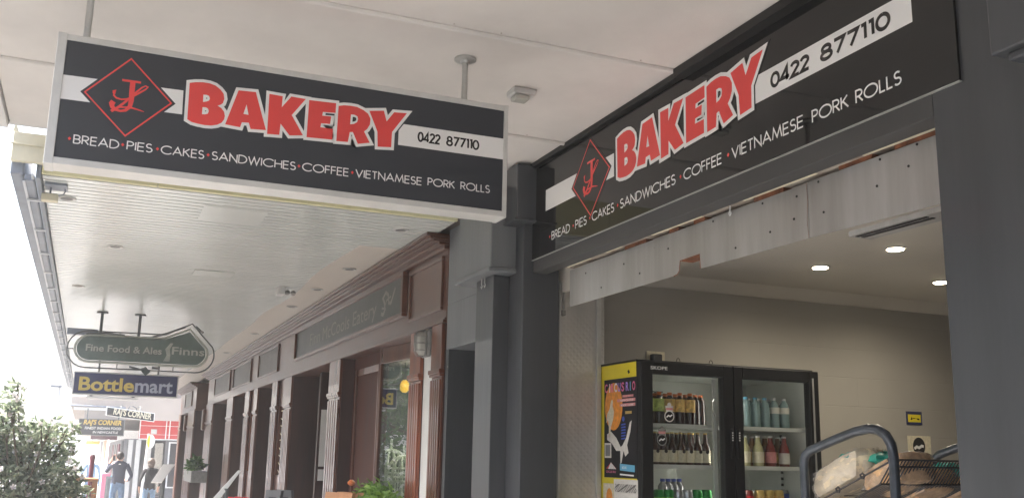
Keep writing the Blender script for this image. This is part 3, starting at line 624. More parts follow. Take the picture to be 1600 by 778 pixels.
# posters on the yellow side
def wall_y(y): return dict(o=(0, y, 0), u=(-1,0,0), v=(0,0,1))
yq = FYL-.0045
ps = thing('circus_poster', 'tall black circus poster with pink and white lettering on the yellow fridge side', 'poster', (4.82, yq, 1.49))
B(4.64, yq-.0015, 1.487, 5.01, yq, 2.020).obj('sheet', 'poster_black', ps)
def P2(d): return dict(o=(0, yq-.0018-d, 0), u=(-1,0,0), v=(0,0,1))
q = P2(0); m = MB(); m.flat([circle(.10, 24, -4.90, 1.87, .13)], **q); m.obj('moon', 'orange', ps)
q = P2(.0003); cols_ = ['pink','white','pink','white','purple','pink','purple','skyblue']
for i, (c, a) in enumerate(zip('CIRCUSRIO', (-4.985,-4.945,-4.915,-4.875,-4.835,-4.795,-4.745,-4.712,-4.675))):
    m = MB(); text(m, c, (-a, yq-.0028, 1.950), (-1,0,0), (0,0,1), .048, .032 if c != 'I' else .009, .025); m.obj('title_letter', cols_[i % 8], ps)
m = MB()
for z, a, b_, h in ((1.915,-4.80,-4.68,.012),(1.892,-4.86,-4.66,.016),(1.866,-4.83,-4.66,.016)): m.flat([[(a,z),(b_,z),(b_,z+h),(a,z+h)]], **q)
m.obj('show_text_band', 'label_pink', ps)
m = MB(); text(m, '4 NOV - 16 DEC', (-0+4.745, yq-.0024, 1.868), (-1,0,0), (0,0,1), .010, .14, .01); text(m, 'NEWCASTLE', (4.75, yq-.0024, 1.894), (-1,0,0), (0,0,1), .010, .14, .01); m.obj('show_text', 'white', ps)
m = MB(); m.flat([[(-4.77,1.825),(-4.70,1.825),(-4.70,1.84),(-4.77,1.84)]], **q); m.obj('time_band', 'gold', ps)
def blob(pts): return [pts]
m = MB()
for pl in ([(-4.93,1.90),(-4.915,1.91),(-4.905,1.895),(-4.912,1.875),(-4.895,1.84),(-4.905,1.80),(-4.93,1.76),(-4.94,1.71),(-4.955,1.70),(-4.955,1.76),(-4.965,1.80),(-4.985,1.78),(-4.975,1.83),(-4.945,1.86)],):
    m.flat([pl], **q)
m.obj('acrobat_figure', 'label_cream', ps)
m = MB()
for pl in ([(-4.975,1.72),(-4.93,1.735),(-4.87,1.70),(-4.82,1.65),(-4.80,1.66),(-4.76,1.70),(-4.72,1.78),(-4.70,1.79),(-4.715,1.73),(-4.75,1.66),(-4.735,1.62),(-4.77,1.60),(-4.79,1.63),(-4.81,1.57),(-4.825,1.56),(-4.825,1.63),(-4.87,1.63),(-4.92,1.67),(-4.975,1.69)],):
    m.flat([pl], **q)
m.obj('dancer_figure', 'label_white', ps)
q = P2(.0005)
m = MB(); [m.flat([[(-4.815,z),(-4.765,z+.003),(-4.767,z+.011),(-4.813,z+.008)]], **q) for z in (1.69,1.705,1.72,1.735,1.75,1.765)]; m.flat([circle(.014,12,-4.79,1.80)], **q); m.obj('striped_costume', 'blue', ps)
m = MB(); m.flat([[(-4.83,1.527),(-4.67,1.520),(-4.67,1.555),(-4.83,1.562)]], **q); m.obj('booking_panel', 'skyblue', ps)
m = MB(); text(m, 'BOOK', (4.78, yq-.0026, 1.536), (-1,0,0), (0,0,1), .013, .05, .01); m.flat([[(-4.83,1.502),(-4.68,1.498),(-4.68,1.506),(-4.83,1.510)]], **q)
m.obj('booking_text', 'white', ps)
m = MB()
for k in range(5): 
    if k % 2 == 0: m.flat([[(-4.93,1.568),(-4.985+.024*k,1.535),(-4.963+.024*k,1.533)]], **q)
m.obj('tent_stripe', 'red', ps)
m = MB()
for k in range(4): m.flat([[(-4.93,1.568),(-4.961+.024*k-.003,1.533),(-4.942+.024*k,1.532)]], **P2(.0007))
m.obj('tent_panel', 'white', ps)
m = MB(); text(m, 'CIRCUS RIO', (4.93, yq-.0026, 1.512), (-1,0,0), (0,0,1), .012, .11, .01); m.obj('tent_lettering', 'pink', ps)
t = tag(B(4.925, yq-.0045, 1.592, 5.0, yq-.003, 1.672).obj('photo_card', 'label_white'), 'small white bordered photo card stuck over the lower left of the circus poster', 'card')
m = MB(); m.flat([[(-4.99,1.602),(-4.935,1.602),(-4.935,1.662),(-4.99,1.662)]], (0,yq-.0048,0), (-1,0,0), (0,0,1)); m.obj('picture', 'greywall', t)
pg = thing('graffiti_poster', 'poster with black and white curling pattern below the circus poster', 'poster', (4.74, yq, 1.36))
B(4.64, yq-.0015, 1.36, 4.90, yq, 1.480).obj('sheet', 'label_white', pg)
m = MB(); rr = random.Random(8)
for i in range(16):
    cx = -4.88+i*.0145; cy = 1.455; pts_ = [(cx+.008*math.sin(j*1.1+i), cy-.006*j) for j in range(8)]; m.ribbon(pts_, .0045, (0,yq-.0018-.0001*i,0), (-1,0,0), (0,0,1))
m.obj('swirl', 'poster_black', pg)
po = thing('portrait_poster', 'cream poster with orange oval low on the yellow fridge side', 'poster', (4.95, yq, 1.3))
B(4.905, yq-.0015, 1.28, 5.02, yq, 1.455).obj('sheet', 'label_cream', po); m = MB(); m.flat([circle(.035,16,-4.95,1.38,.05)], (0,yq-.0018,0), (-1,0,0), (0,0,1)); m.obj('oval', 'orange', po)
m = MB(); m.flat([[(-4.745,2.055),(-4.73,2.062),(-4.72,2.045),(-4.735,2.038)]], (0,yq-.001,0), (-1,0,0), (0,0,1)); m.obj('maker_mark', 'black_vinyl', fr)
# round sticker on the left glass
for k, (yy, zz, lab) in enumerate(((2.862, 1.835, 'black and white round bottle-tag sticker on the left fridge door'), (2.815, 1.71, 'faded twin of the round tag sticker at the left edge of the fridge glass'))):
    st = thing('door_sticker', lab, 'sticker', (FXX+.018, yy, zz-.05))
    a = FXX+.0185
    m = MB(); m.flat([circle(.031, 20, yy, zz-.02)], (a,0,0), (0,1,0), (0,0,1)); m.flat([[(yy-.018,zz),(yy+.018,zz),(yy+.026,zz+.035),(yy-.026,zz+.035)]], (a-.0004,0,0), (0,1,0), (0,0,1)); m.flat([circle(.012,12,yy,zz+.04)], (a-.0006,0,0), (0,1,0), (0,0,1)); m.obj('sheet', 'label_white' if k == 0 else 'lamp_grey', st)
    m = MB(); m.flat([circle(.025, 20, yy, zz-.02)], (a-.0010,0,0), (0,1,0), (0,0,1)); m.obj('badge', 'black_vinyl', st)
    m = MB(); m.ribbon([(yy-.018,zz-.026),(yy-.006,zz-.016),(yy+.004,zz-.021),(yy+.018,zz-.012)], .007, (a-.0014,0,0), (0,1,0), (0,0,1)); m.obj('badge_lettering', 'white', st)
    m = MB(); m.flat([[(yy-.02,zz+.012),(yy+.02,zz+.012),(yy+.022,zz+.024),(yy-.022,zz+.024)]], (a-.0012,0,0), (0,1,0), (0,0,1)); m.obj('tag_band', 'label_pink', st)
# bottles and cans: one prototype of each kind, then copies
def bottle(name, cat, prof, liq, labz=None, labm=None, cap=None, capz=None, r=.028, badge=False):
    t = thing(name, '', cat, (0,0,-50)); t.location = (0,0,0); ORG[t.name] = (0,0,0)
    MB().lathe((0,0,0), prof, 14).obj('bottle_body' if cat == 'bottle' else 'can_body', liq, t, smooth=True)
    if labz:
        r = max(q_[0] for q_ in prof)
        lb = MB().lathe((0,0,0), [(r+.0008, labz[0]), (r+.0008, labz[1])], 14).obj('label', labm, t, smooth=True)
        if badge: MB().lathe((-r-.0012, .002, labz[1]-.006), [(.010, -.001), (.010, .001)], 12, 'X').obj('badge', 'black_vinyl', lb)
    if cap: MB().lathe((0,0,0), [(cap[0], capz[0]), (cap[0], capz[1])], 12).obj('cap', cap[1], t)
    return t
tea = [(.024,0),(.028,.004),(.028,.075),(.026,.09),(.028,.10),(.027,.135),(.012,.158),(.011,.165)]
wine = [(.025,0),(.0275,.004),(.0275,.095),(.024,.108),(.013,.125),(.0105,.172)]
water = [(.026,0),(.029,.006),(.029,.04),(.027,.05),(.029,.06),(.029,.11),(.024,.135),(.012,.155),(.012,.163)]
juice = [(.028,0),(.031,.005),(.031,.090),(.026,.112),(.015,.135),(.013,.165)]
can = [(.024,0),(.030,.008),(.030,.105),(.025,.118),(.024,.12)]
ordn = ['first','second','third','fourth','fifth','sixth','seventh','eighth','ninth','tenth']
used = set()
def row(proto, ys, x, z, desc, where, group):
    for i, y in enumerate(ys):
        lab = f'{desc}, {ordn[i]} from left, {where}' if len(ys) > 1 else f'{desc}, {where}'
        if proto.name not in used: tag(proto, lab, None, group); used.add(proto.name); proto.location = (x, -y, z); ORG[proto.name] = (x, y, z)
        else: dup(proto, (x, y, z), lab, rotz=random.uniform(-.3,.3))
xb = FXX+.115
tops = "top shelf behind left fridge door"; mids = "middle shelf behind left fridge door"; lows = "lowest shelf behind left fridge door"
b1 = bottle('iced_tea_bottle','bottle',tea,'liq_cola',(.072,.140),'label_green',(.013,'cap_orange'),(.160,.176)); row(b1, [2.795,2.858], xb, 1.772, 'green sleeved bottle', tops, 'green sleeved bottles')
b2 = bottle('iced_tea_bottle','bottle',tea,'liq_cola',(.072,.140),'label_orange',(.013,'cap_orange'),(.160,.176)); row(b2, [2.925,2.990,3.055], xb, 1.772, 'orange sleeved bottle', tops, 'orange sleeved bottles')
b3 = bottle('cola_bottle','bottle',tea,'liq_cola',None,None,(.013,'cap_orange'),(.160,.172)); row(b3, [3.115,3.150], xb+.04, 1.772, 'unsleeved cola bottle', tops, 'cola bottles')
b4 = bottle('cider_bottle','bottle',wine,'liq_wine',(.018,.082),'label_cream',(.011,'gold'),(.170,.178), badge=True); row(b4, [2.775,2.828,2.882,2.936,2.992,3.047,3.100,3.150], xb, 1.557, 'cream labelled brown bottle', mids, 'brown bottles with cream labels')
c1 = bottle('tall_can','can',can,'green_can',(.03,.08),'lime'); row(c1, [2.79,2.85,2.91], xb, 1.312, 'lime and green can', lows, 'green cans')
c2 = bottle('blue_capped_bottle','bottle',tea,'silver_can',(.03,.10),'blue',(.014,'blue'),(.160,.175)); row(c2, [2.93,2.965,3.0,3.035], xb+.09, 1.312, 'bottle with blue cap', lows, 'blue capped bottles')
c3 = bottle('silver_can','can',can,'silver_can',(.02,.07),'blue'); row(c3, [2.972,3.03], xb, 1.312, 'silver blue can', lows, 'silver cans')
c4 = bottle('soft_drink_can','can',can,'green_can',(.03,.085),'green_can'); row(c4, [3.092,3.152], xb, 1.312, 'plain green can', lows, 'plain green cans')
topr = "top shelf behind right fridge door"; midr = "middle shelf behind right fridge door"; lowr = "lowest shelf behind right fridge door"
w1 = bottle('water_bottle','bottle',water,'liq_water',None,None,(.013,'skyblue'),(.160,.172)); row(w1, [3.36,3.425,3.49,3.555], xb, 1.772, 'plain teal bottle', topr, 'teal water bottles')
w2 = bottle('water_bottle','bottle',water,'liq_water',(.085,.12),'label_white',(.013,'white'),(.160,.172)); row(w2, [3.62,3.69], xb, 1.772, 'white labelled water bottle', topr, 'labelled water bottles')
w3 = bottle('water_bottle','bottle',water,'liq_water',None,None,(.013,'white'),(.160,.172)); row(w3, [3.39,3.457,3.522,3.588,3.655], xb+.10, 1.772, 'rear white capped bottle', topr, 'rear water bottles')
a3 = bottle('iced_tea_bottle','bottle',tea,'liq_tea_brown',(.072,.140),'label_orange',(.013,'cap_orange'),(.160,.176)); row(a3, [2.825,2.89,2.957,3.022,3.087], xb+.10, 1.772, 'rear orange capped bottle', tops, 'rear sleeved bottles')
a4 = bottle('cider_bottle','bottle',wine,'liq_wine',(.018,.082),'label_cream',(.011,'gold'),(.170,.178)); row(a4, [2.80,2.855,2.91,2.965,3.02,3.075,3.125], xb+.09, 1.557, 'rear brown bottle', mids, 'rear brown bottles')
j1 = bottle('juice_bottle','bottle',juice,'liq_lemonade',(.025,.085),'label_cream',(.014,'white'),(.163,.172)); row(j1, [3.345,3.41,3.50], xb, 1.557, 'pale lemonade bottle', midr, 'lemonade bottles')
j2 = bottle('juice_bottle','bottle',juice,'liq_ruby',(.025,.085),'label_pink',(.014,'white'),(.163,.172)); row(j2, [3.585], xb, 1.557, 'dark red bottle with pink label', midr, 'red bottles')
j3 = bottle('juice_bottle','bottle',juice,'liq_ruby',(.02,.08),'label_white',(.014,'white'),(.163,.172)); row(j3, [3.68], xb, 1.557, 'ruby red bottle with white label', midr, 'red bottles')
a5 = bottle('juice_bottle','bottle',juice,'liq_amber',(.025,.085),'label_orange',(.014,'white'),(.163,.172)); row(a5, [3.375,3.45,3.54,3.63,3.72], xb+.11, 1.557, 'rear amber juice bottle', midr, 'rear juice bottles')
a6 = bottle('blue_can','can',can,'silver_can',(.02,.10),'blue'); row(a6, [3.39,3.46,3.53,3.60,3.67,3.73], xb+.08, 1.312, 'rear blue can', lowr, 'rear blue cans')
k1 = bottle('red_can','can',can,'liq_ruby',(.02,.09),'red'); row(k1, [3.36,3.425], xb, 1.312, 'dark red can', lowr, 'red cans')
k2 = bottle('gold_can','can',can,'gold',(.03,.09),'label_orange'); row(k2, [3.50,3.565,3.63], xb, 1.312, 'gold orange can', lowr, 'gold cans')
# power outlet, wall stickers
t = thing('power_outlet', 'white wall outlet with black plug above the drinks fridge', 'outlet', (5.344, 3.19, 2.17))
B(5.335, 3.15, 2.175, 5.3445, 3.28, 2.245).obj('plate', 'label_cream', t, .003); B(5.29, 3.17, 2.165, 5.334, 3.235, 2.225).obj('plug', 'rubber', t, .006)
m = MB(); m.tube([(5.31, 3.20, 2.17), (5.31, 3.20, 2.10), (5.32, 3.20, 1.9)], .005, 6); m.obj('cord', 'rubber', t)
t = thing('warning_sign', 'small blue and yellow notice on the block wall right of the fridge', 'sign', (5.344, 5.28, 1.86))
B(5.340, 5.215, 1.860, 5.3445, 5.355, 1.950).obj('sheet', 'navy', t)
m = MB(); m.flat([[(5.228,1.878),(5.342,1.878),(5.342,1.930),(5.228,1.930)]], (5.3395,0,0), (0,1,0), (0,0,1)); m.obj('panel', 'yellow', t)
m = MB(); m.flat([[(5.236,1.892),(5.252,1.896),(5.262,1.915),(5.266,1.895)]], (5.339,0,0), (0,1,0), (0,0,1)); m.flat([[(5.300,1.904),(5.318,1.893),(5.332,1.897),(5.322,1.905)]], (5.339,0,0), (0,1,0), (0,0,1)); m.flat([[(5.27,1.902),(5.295,1.902),(5.295,1.906),(5.27,1.906)]], (5.339,0,0), (0,1,0), (0,0,1)); m.obj('pictogram', 'black_vinyl', t)
t = thing('cider_poster', 'cream notice with black round badge and brown bottle on the block wall', 'poster', (5.344, 5.32, 1.60))
B(5.340, 5.215, 1.56, 5.3445, 5.42, 1.785).obj('sheet', 'label_cream', t)
m = MB(); m.flat([circle(.055, 24, 5.312, 1.715, .06)], (5.3395,0,0), (0,1,0), (0,0,1)); m.flat([[(5.30,1.66),(5.33,1.66),(5.325,1.60),(5.305,1.60)]], (5.3393,0,0), (0,1,0), (0,0,1)); m.obj('badge', 'black_vinyl', t)
m = MB(); m.ribbon([(5.268,1.698),(5.29,1.712),(5.31,1.704),(5.335,1.718),(5.352,1.714)], .018, (5.3388,0,0), (0,1,0), (0,0,1)); m.obj('badge_lettering', 'white', t)
m = MB(); m.flat([[(5.243,1.56),(5.272,1.56),(5.272,1.62),(5.262,1.64),(5.260,1.68),(5.254,1.68),(5.252,1.64),(5.243,1.62)]], (5.3393,0,0), (0,1,0), (0,0,1)); m.obj('bottle_picture', 'rust', t)
m = MB(); m.flat([[(5.39,1.60),(5.405,1.60),(5.405,1.63),(5.401,1.66),(5.394,1.66),(5.39,1.63)]], (5.3393,0,0), (0,1,0), (0,0,1)); m.obj('small_bottle_picture', 'amber' if 'amber' in MATS else 'rust', t)
# ================================================================== BREAD TROLLEY
tr = thing('bread_trolley', 'grey tubular bread trolley with tilted black wire basket inside the shop opening', 'trolley', (2.9, 2.95, -.03))
def endframe(y, s=1.0):
    z0 = -.03
    pts = [(3.13,y,z0),(3.125,y,1.585),(3.115,y,1.612),(3.09,y,1.628),(3.05,y,1.640),(2.95,y,1.668),(2.84,y,1.696),(2.77,y,1.706),(2.725,y,1.700),(2.69,y,1.682),(2.667,y,1.650),(2.66,y,1.61),(2.665,y,z0)]
    return MB().tube(pts, .0175, 12)
endframe(2.53).obj('end_frame', 'tube', tr, smooth=True); endframe(3.18).obj('end_frame', 'tube', tr, smooth=True)
m = MB(); m.tube([(2.665,2.53,.25),(2.665,3.18,.25)], .014, 10); m.tube([(3.13,2.53,.25),(3.13,3.18,.25)], .014, 10); m.tube([(2.665,2.53,1.0),(2.665,3.18,1.0)], .012, 10); m.tube([(3.13,2.53,1.0),(3.13,3.18,1.0)], .012, 10); m.obj('side_rail', 'tube', tr, smooth=True)
for x in (2.665, 3.13):
    for y in (2.53, 3.18):
        w_ = MB().lathe((x, y, -.005), [(.04,-.012),(.045,-.008),(.045,.008),(.04,.012)], 16, 'Y'); w_.obj('castor', 'rubber', tr, smooth=True)
def trayz(x): return 1.60 - (x-2.69)*.40
ry0, ry1 = 2.555, 3.16
m = MB()
# side rail loops, near lip and far lip
for y in (ry0, ry1):
    m.tube([(2.69,y,trayz(2.69)), (3.12,y,trayz(3.12))], .0035, 6)
    m.tube([(2.69,y,trayz(2.69)), (2.76,y,trayz(2.69)-.085), (3.12,y,trayz(3.12)-.06)], .003, 6)
for x, dz in ((2.69,0),(3.12,0),(2.76,-.055),(2.69,-.023)): m.tube([(x,ry0,trayz(x)+dz),(x,ry1,trayz(x)+dz)], .0035, 6)
n = 42
for i in range(n+1):
    y = ry0+(ry1-ry0)*i/n
    m.tube([(2.69,y,trayz(2.69)-.001), (2.76,y,trayz(2.69)-.084), (3.12,y,trayz(3.12)-.062), (3.12,y,trayz(3.12))], .0024, 5)
for f in (.25, .5, .75):
    x = 2.76+(3.12-2.76)*f; m.tube([(x,ry0,trayz(2.69)-.087-(.085*f)*1.0),(x,ry1,trayz(2.69)-.087-.085*f)], .0022, 5)
m.obj('wire_basket', 'wire', tr)
m = MB()
for x in (2.70, 2.84, 2.97): m.tube([(x,2.553,trayz(x)+.012),(x-.010,2.553,trayz(x)+.006),(x-.006,2.553,trayz(x)-.006),(x+.006,2.553,trayz(x)-.006),(x+.010,2.553,trayz(x)+.006)], .004, 6, closed=True)
m.obj('basket_clip', 'wire', tr)
m = MB()
for i in range(22):
    y = ry0+(ry1-ry0)*i/21; m.tube([(2.68,y,1.17),(3.12,y,1.13)], .0018, 5)
for x, z in ((2.68,1.17),(3.12,1.13),(2.68,1.25),(3.12,1.21)): m.tube([(x,ry0,z),(x,ry1,z)], .0035, 6)
m.obj('lower_basket', 'wire', tr)
def loaf(name, c, size, seed, matl='bread', lab=''):
    """bag with loaves in it: displaced rounded box, film over it, knot at one end"""
    rr = random.Random(seed); t = thing(name, lab, 'bread', (c[0], c[1], c[2]-size[2]/2), 'bread bags in the trolley basket')
    def lump(grow, amp, sub, sd):
        bm = bmesh.new(); bmesh.ops.create_cube(bm, size=2); bmesh.ops.subdivide_edges(bm, edges=bm.edges[:], cuts=sub, use_grid_fill=True)
        from mathutils import noise
        out = MB()
        for v_ in bm.verts:
            p = v_.co; q_ = p.normalized()*1.15; p = p.lerp(q_, .55); nz = noise.noise(p*2.2+Vector((sd,0,0)))*amp + noise.noise(p*6+Vector((0,sd,0)))*amp*.5
            p = p*(1+nz); out.v.append((c[0]+p.x*size[0]/2*grow, c[1]+p.y*size[1]/2*grow, c[2]+p.z*size[2]/2*grow - (p.x*size[0]/2)*.40))
        out.f = [tuple(v_.index for v_ in f.verts) for f in bm.faces]; out.mi = [0]*len(out.f); bm.free(); return out
    lump(1, .05, 9, seed).obj('loaf', matl, t, smooth=True)
    lump(1.04, .10, 20, seed+3).obj('plastic_bag', 'film', t, smooth=True)
    return t
L1 = loaf('bread_bag', (3.02, 2.66, 1.545), (.26,.17,.11), 1, 'bread_light', 'clear bag of pale bread rolls at the left end of the wire basket')
L2 = loaf('bread_bag', (2.82, 2.70, 1.545), (.20,.17,.11), 2, 'bread', 'bag of brown loaf with teal knot behind the front trolley post')
L3 = loaf('bread_bag', (2.90, 2.86, 1.490), (.26,.17,.09), 3, 'bread', 'bag of bread in the middle of the wire basket')
L4 = loaf('bread_bag', (2.90, 3.06, 1.488), (.26,.17,.09), 4, 'bread', 'bag of bread at the far right of the wire basket')
def knot(c, sz, parent, sd):
    from mathutils import noise
    m = MB(); n1, n2 = 14, 8
    for a_ in range(n2+1):
        for b_ in range(n1):
            th = math.pi*a_/n2; ph = 2*math.pi*b_/n1; d = Vector((math.sin(th)*math.cos(ph), math.sin(th)*math.sin(ph), math.cos(th)))
            k_ = 1+.5*noise.noise(d*2.5+Vector((sd,0,0)))+.15*math.sin(ph*7+sd)
            m.v.append((c[0]+d.x*sz[0]*k_, c[1]+d.y*sz[1]*k_, c[2]+d.z*sz[2]*k_))
    for a_ in range(n2):
        for b_ in range(n1): m.f.append((a_*n1+b_, a_*n1+(b_+1)%n1, (a_+1)*n1+(b_+1)%n1, (a_+1)*n1+b_)); m.mi.append(0)
    m.obj('bag_knot', 'teal', parent, smooth=True)
for (p_, c_, s_, sd) in ((L1,(2.955,2.615,1.600),(.055,.035,.022),1),(L2,(2.84,2.66,1.604),(.055,.045,.020),2),(L3,(2.83,2.80,1.572),(.06,.05,.024),3),(L4,(2.86,2.98,1.568),(.06,.05,.024),4)): knot(c_, s_, p_, sd)
m = MB(); rr = random.Random(4)
for k in range(14):
    a = rr.uniform(0,6.28); d = Vector((math.cos(a)*.5, math.sin(a)*.5, rr.uniform(.5,1))).normalized()*.045; n_ = d.orthogonal().normalized()*.014; c_ = Vector((2.84,2.64,1.605)); m.add([c_, c_+d*.6+n_, c_+d, c_+d*.6-n_], [(0,1,2,3)])
m.obj('bag_frill', 'film', L2)
# ================================================================== PUB AWNING
PZ = 3.10
pa_ = thing('pub_awning', 'pale lined-board awning ceiling running along the brown pub front', 'awning', (12, .8, PZ))
m = MB(); x = 6.062; rr = random.Random(11)
while x < 27.0:
    y1 = 2.12 if x < 7.02 else 1.72 + .025*math.sin(x*2.1)*(1 if x < 12 else .3)
    wv = .0012*math.sin(x*3.1)+rr.uniform(-.0006,.0006); m.box(x+.004, -.372, PZ+wv*.35, x+.076, y1, PZ+.02); x += .086
m.obj('lining_board', 'soffit', pa_)
B(6.03, -.37, PZ+.0203, 27.0, 2.3, PZ+.0208).obj('groove_shade_sheet', 'panel_grey', pa_)  # dark sheet paints the shade in the grooves between boards
m = MB()
for a, b_ in ((7.02, 9.4), (9.404, 11.8), (11.804, 14.2), (14.204, 16.6), (16.604, 19), (19.004, 21.4), (21.404, 27)): m.box(a, 1.69, PZ+.004, b_, 2.2, PZ+.012)
m.box(6.03, -.37, PZ+.021, 27.0, 2.3, PZ+.15)
m.obj('flush_sheet', 'soffit_board', pa_)
m = MB(); m.box(6.0, -.372, PZ-.004, 6.03, -.372+.62, PZ+.304); m.box(6.0, .252, PZ-.004, 6.03, 1.13, PZ+.304); m.box(6.0, 1.134, PZ-.004, 6.03, 2.12, PZ+.304); m.obj('yellow_end_beam', 'cream_yellow', pa_, .002)
m = MB(); m.box(6.0, -.400, PZ-.035, 27, -.375, PZ+.14); m.obj('inner_fascia', 'gutter', pa_)
m = MB(); m.box(5.98, -.455, PZ-.06, 27, -.402, PZ-.02); m.box(5.98, -.53, PZ-.03, 27, -.46, PZ+.19); m.obj('gutter', 'gutter', pa_, .01)
m = MB(); m.box(5.99, -.462, PZ-.066, 27, -.448, PZ-.0602); m.tube([(5.9,-.41,PZ-.045),(12,-.41,PZ-.045),(27,-.41,PZ-.045)], .008, 6)
for i in range(24): m.box(6.4+i*.9, -.456, PZ-.075, 6.43+i*.9, -.385, PZ-.0665)
m.obj('gutter_lip', 'pale_gutter', pa_)
m = MB(); m.box(5.93, -.53, 3.135, 5.975, -.36, 3.30); m.prism([(-.53,3.305),(-.51,3.305),(-.525,3.345)], (5.93,0,0), (0,1,0), (0,0,1), (.02,0,0)); m.box(5.92, -.54, 3.225, 5.93, -.36, 3.235); m.obj('end_cap', 'cream', pa_, .004)
m = MB(); m.box(6.35, .55, PZ-.003, 6.75, .95, PZ-.0012); m.obj('access_patch', 'soffit', pa_, .001); B(8.7, .72, PZ-.012, 8.95, 1.05, PZ-.002).obj('vent_cover', 'soffit', pa_, .001)
dls = [(6.44,1.86,'set in the boards beside the pub cornice'),(8.06,1.90,'set in the plain strip above the pub sign'),(9.24,1.88,'just past the rust-marked vent fitting'),(10.5,1.88,'further along the plain strip'),(13.2,1.9,'small in the plain strip far along'),(16,1.9,'smaller still far along the plain strip'),(6.57,-.25,'nearest the gutter end'),(8.02,.07,'on the road side of the lined boards'),(10.2,-.2,'road side, towards the hanging oval sign')]
for i, (x, y, lab) in enumerate(dls):
    if i == 0:
        t = thing('recessed_downlight', '', 'light', (x, y, PZ)); t['group'] = 'unlit downlights in the pub awning'
        MB().lathe((x, y, 0), [(.042, PZ-.003), (.055, PZ-.0065), (.058, PZ-.001)], 20).obj('trim_ring', 'alu_light', t, smooth=True); MB().lathe((x, y, 0), [(.036, PZ-.0075), (.036, PZ-.0066)], 20).obj('lens', 'lamp_grey', t); d0 = t
        t['label'] = 'unlit round downlight '+lab
    else: dup(d0, (x, y, PZ), 'unlit round downlight '+lab)
# twin fittings on the ceiling, flood light at the gutter
t = thing('ceiling_spotlight', 'little white twin spotlight fitting under the pub awning beside the plain strip', 'light', (9.3, 1.60, PZ-.07))
B(9.22, 1.52, PZ-.075, 9.38, 1.58, PZ-.003).obj('housing', 'alu_light', t, .004)
for y in (1.61, 1.665): MB().lathe((9.25, y, PZ-.05), [(.012,-.03),(.022,.0),(.024,.03)], 12, 'X').obj('spot', 'lamp_grey', t, smooth=True)
t = thing('floodlight', 'small floodlight on a bracket below the gutter end of the pub awning', 'light', (6.3, -.33, 2.99))
m = MB(); m.box(6.25, -.375, 3.0, 6.31, -.285, 3.045); m.obj('lamp_body', 'cream', t, .006)
m = MB(); m.tube([(6.28,-.33,3.045),(6.28,-.33,3.11)], .006, 6); m.box(6.2, -.36, 3.085, 6.34, -.24, 3.099); m.obj('bracket', 'gutter', t)
m = MB(); m.tube([(6.28,-.29,3.04),(6.28,-.26,3.05),(6.28,-.25,3.07),(6.28,-.255,3.09),(6.28,-.27,3.10)], .003, 6); m.obj('cable', 'gutter', t)
# ================================================================== PUB
pb = thing('pub_building', 'brown timber pub front with panelled frieze and fluted pilasters', 'building', (15, 2.4, -.1))
FY0 = 2.2
piers = [(6.42,6.64),(6.885,7.14),(9.40,9.86),(11.86,12.30),(12.80,13.2),(14.40,14.72),(15.15,15.6),(16.95,17.7),(19.8,20.9),(23.3,24.8),(26.7,27.2)]
# frieze body
m = MB(); m.box(6.40, FY0, 2.478, 20.95, 2.62, 3.09); m.box(23.30, FY0, 2.478, 27.2, 2.62, 3.09); m.obj('frieze', 'frieze', pb, .003)
m = MB()
for a, b_ in ((6.40, 20.95), (23.3, 27.2)):
    for (y, z0, z1) in ((2.035,3.072,3.096),(2.06,3.052,3.0718),(2.085,3.038,3.0518),(2.125,3.018,3.0378),(2.165,2.99,3.0178)): m.box(a-.01, y, z0, b_, 2.1995, z1)
m.obj('cornice', 'frieze', pb, .005)
m = MB()
for a, b_ in ((6.40, 20.95), (23.3, 27.2)): m.box(a-.004, 2.175, 2.478, b_, 2.1995, 2.50); m.box(a-.004, 2.188, 2.5002, b_, 2.1997, 2.515)
m.obj('architrave_moulding', 'frieze', pb, .004)
def panel(x0, x1, z0, z1, fill, name='frieze_panel', d=.022, w_=.025):
    m = MB(); m.box(x0, FY0-d, z1-w_, x1, FY0-.0005, z1); m.box(x0, FY0-d, z0, x1, FY0-.0005, z0+w_); m.box(x0, FY0-d, z0+w_+.0003, x0+w_, FY0-.0005, z1-w_-.0003); m.box(x1-w_, FY0-d, z0+w_+.0003, x1, FY0-.0005, z1-w_-.0003)
    p = m.obj(name, 'frieze', pb, .004); B(x0+w_, FY0-.006, z0+w_, x1-w_, FY0-.0008, z1-w_).obj('infill', fill, p); return p
panel(6.47, 7.25, 2.575, 2.955, 'frieze')
for a, b_ in ((12.95,14.55),(15.25,17.2),(17.6,19.8),(24.2,25.9)): panel(a, b_, 2.61, 2.965, 'panel_grey')
sg = thing('eatery_sign', 'dark framed pub sign with faded Eatery lettering and scroll on the brown frieze', 'sign', (9.5, 2.17, 2.63))
m = MB(); x0, x1, z0, z1 = 7.34, 11.75, 2.635, 2.985
m.box(x0, 2.155, z1-.028, x1, 2.1995, z1); m.box(x0, 2.155, z0, x1, 2.1995, z0+.028); m.box(x0, 2.155, z0+.0283, x0+.05, 2.1995, z1-.0283); m.box(x1-.05, 2.155, z0+.0283, x1, 2.1995, z1-.0283); m.obj('frame', 'frieze', sg, .004)
B(x0+.05, 2.180, z0+.028, x1-.05, 2.1990, z1-.028).obj('board', 'sign_green', sg)
m = MB(); text(m, "Finn McCools Eatery", (9.55, 2.1785, 2.74), (-1,0,0), (0,0,1), .14, 2.75, .0); m.obj('lettering', 'gold_letter', sg)
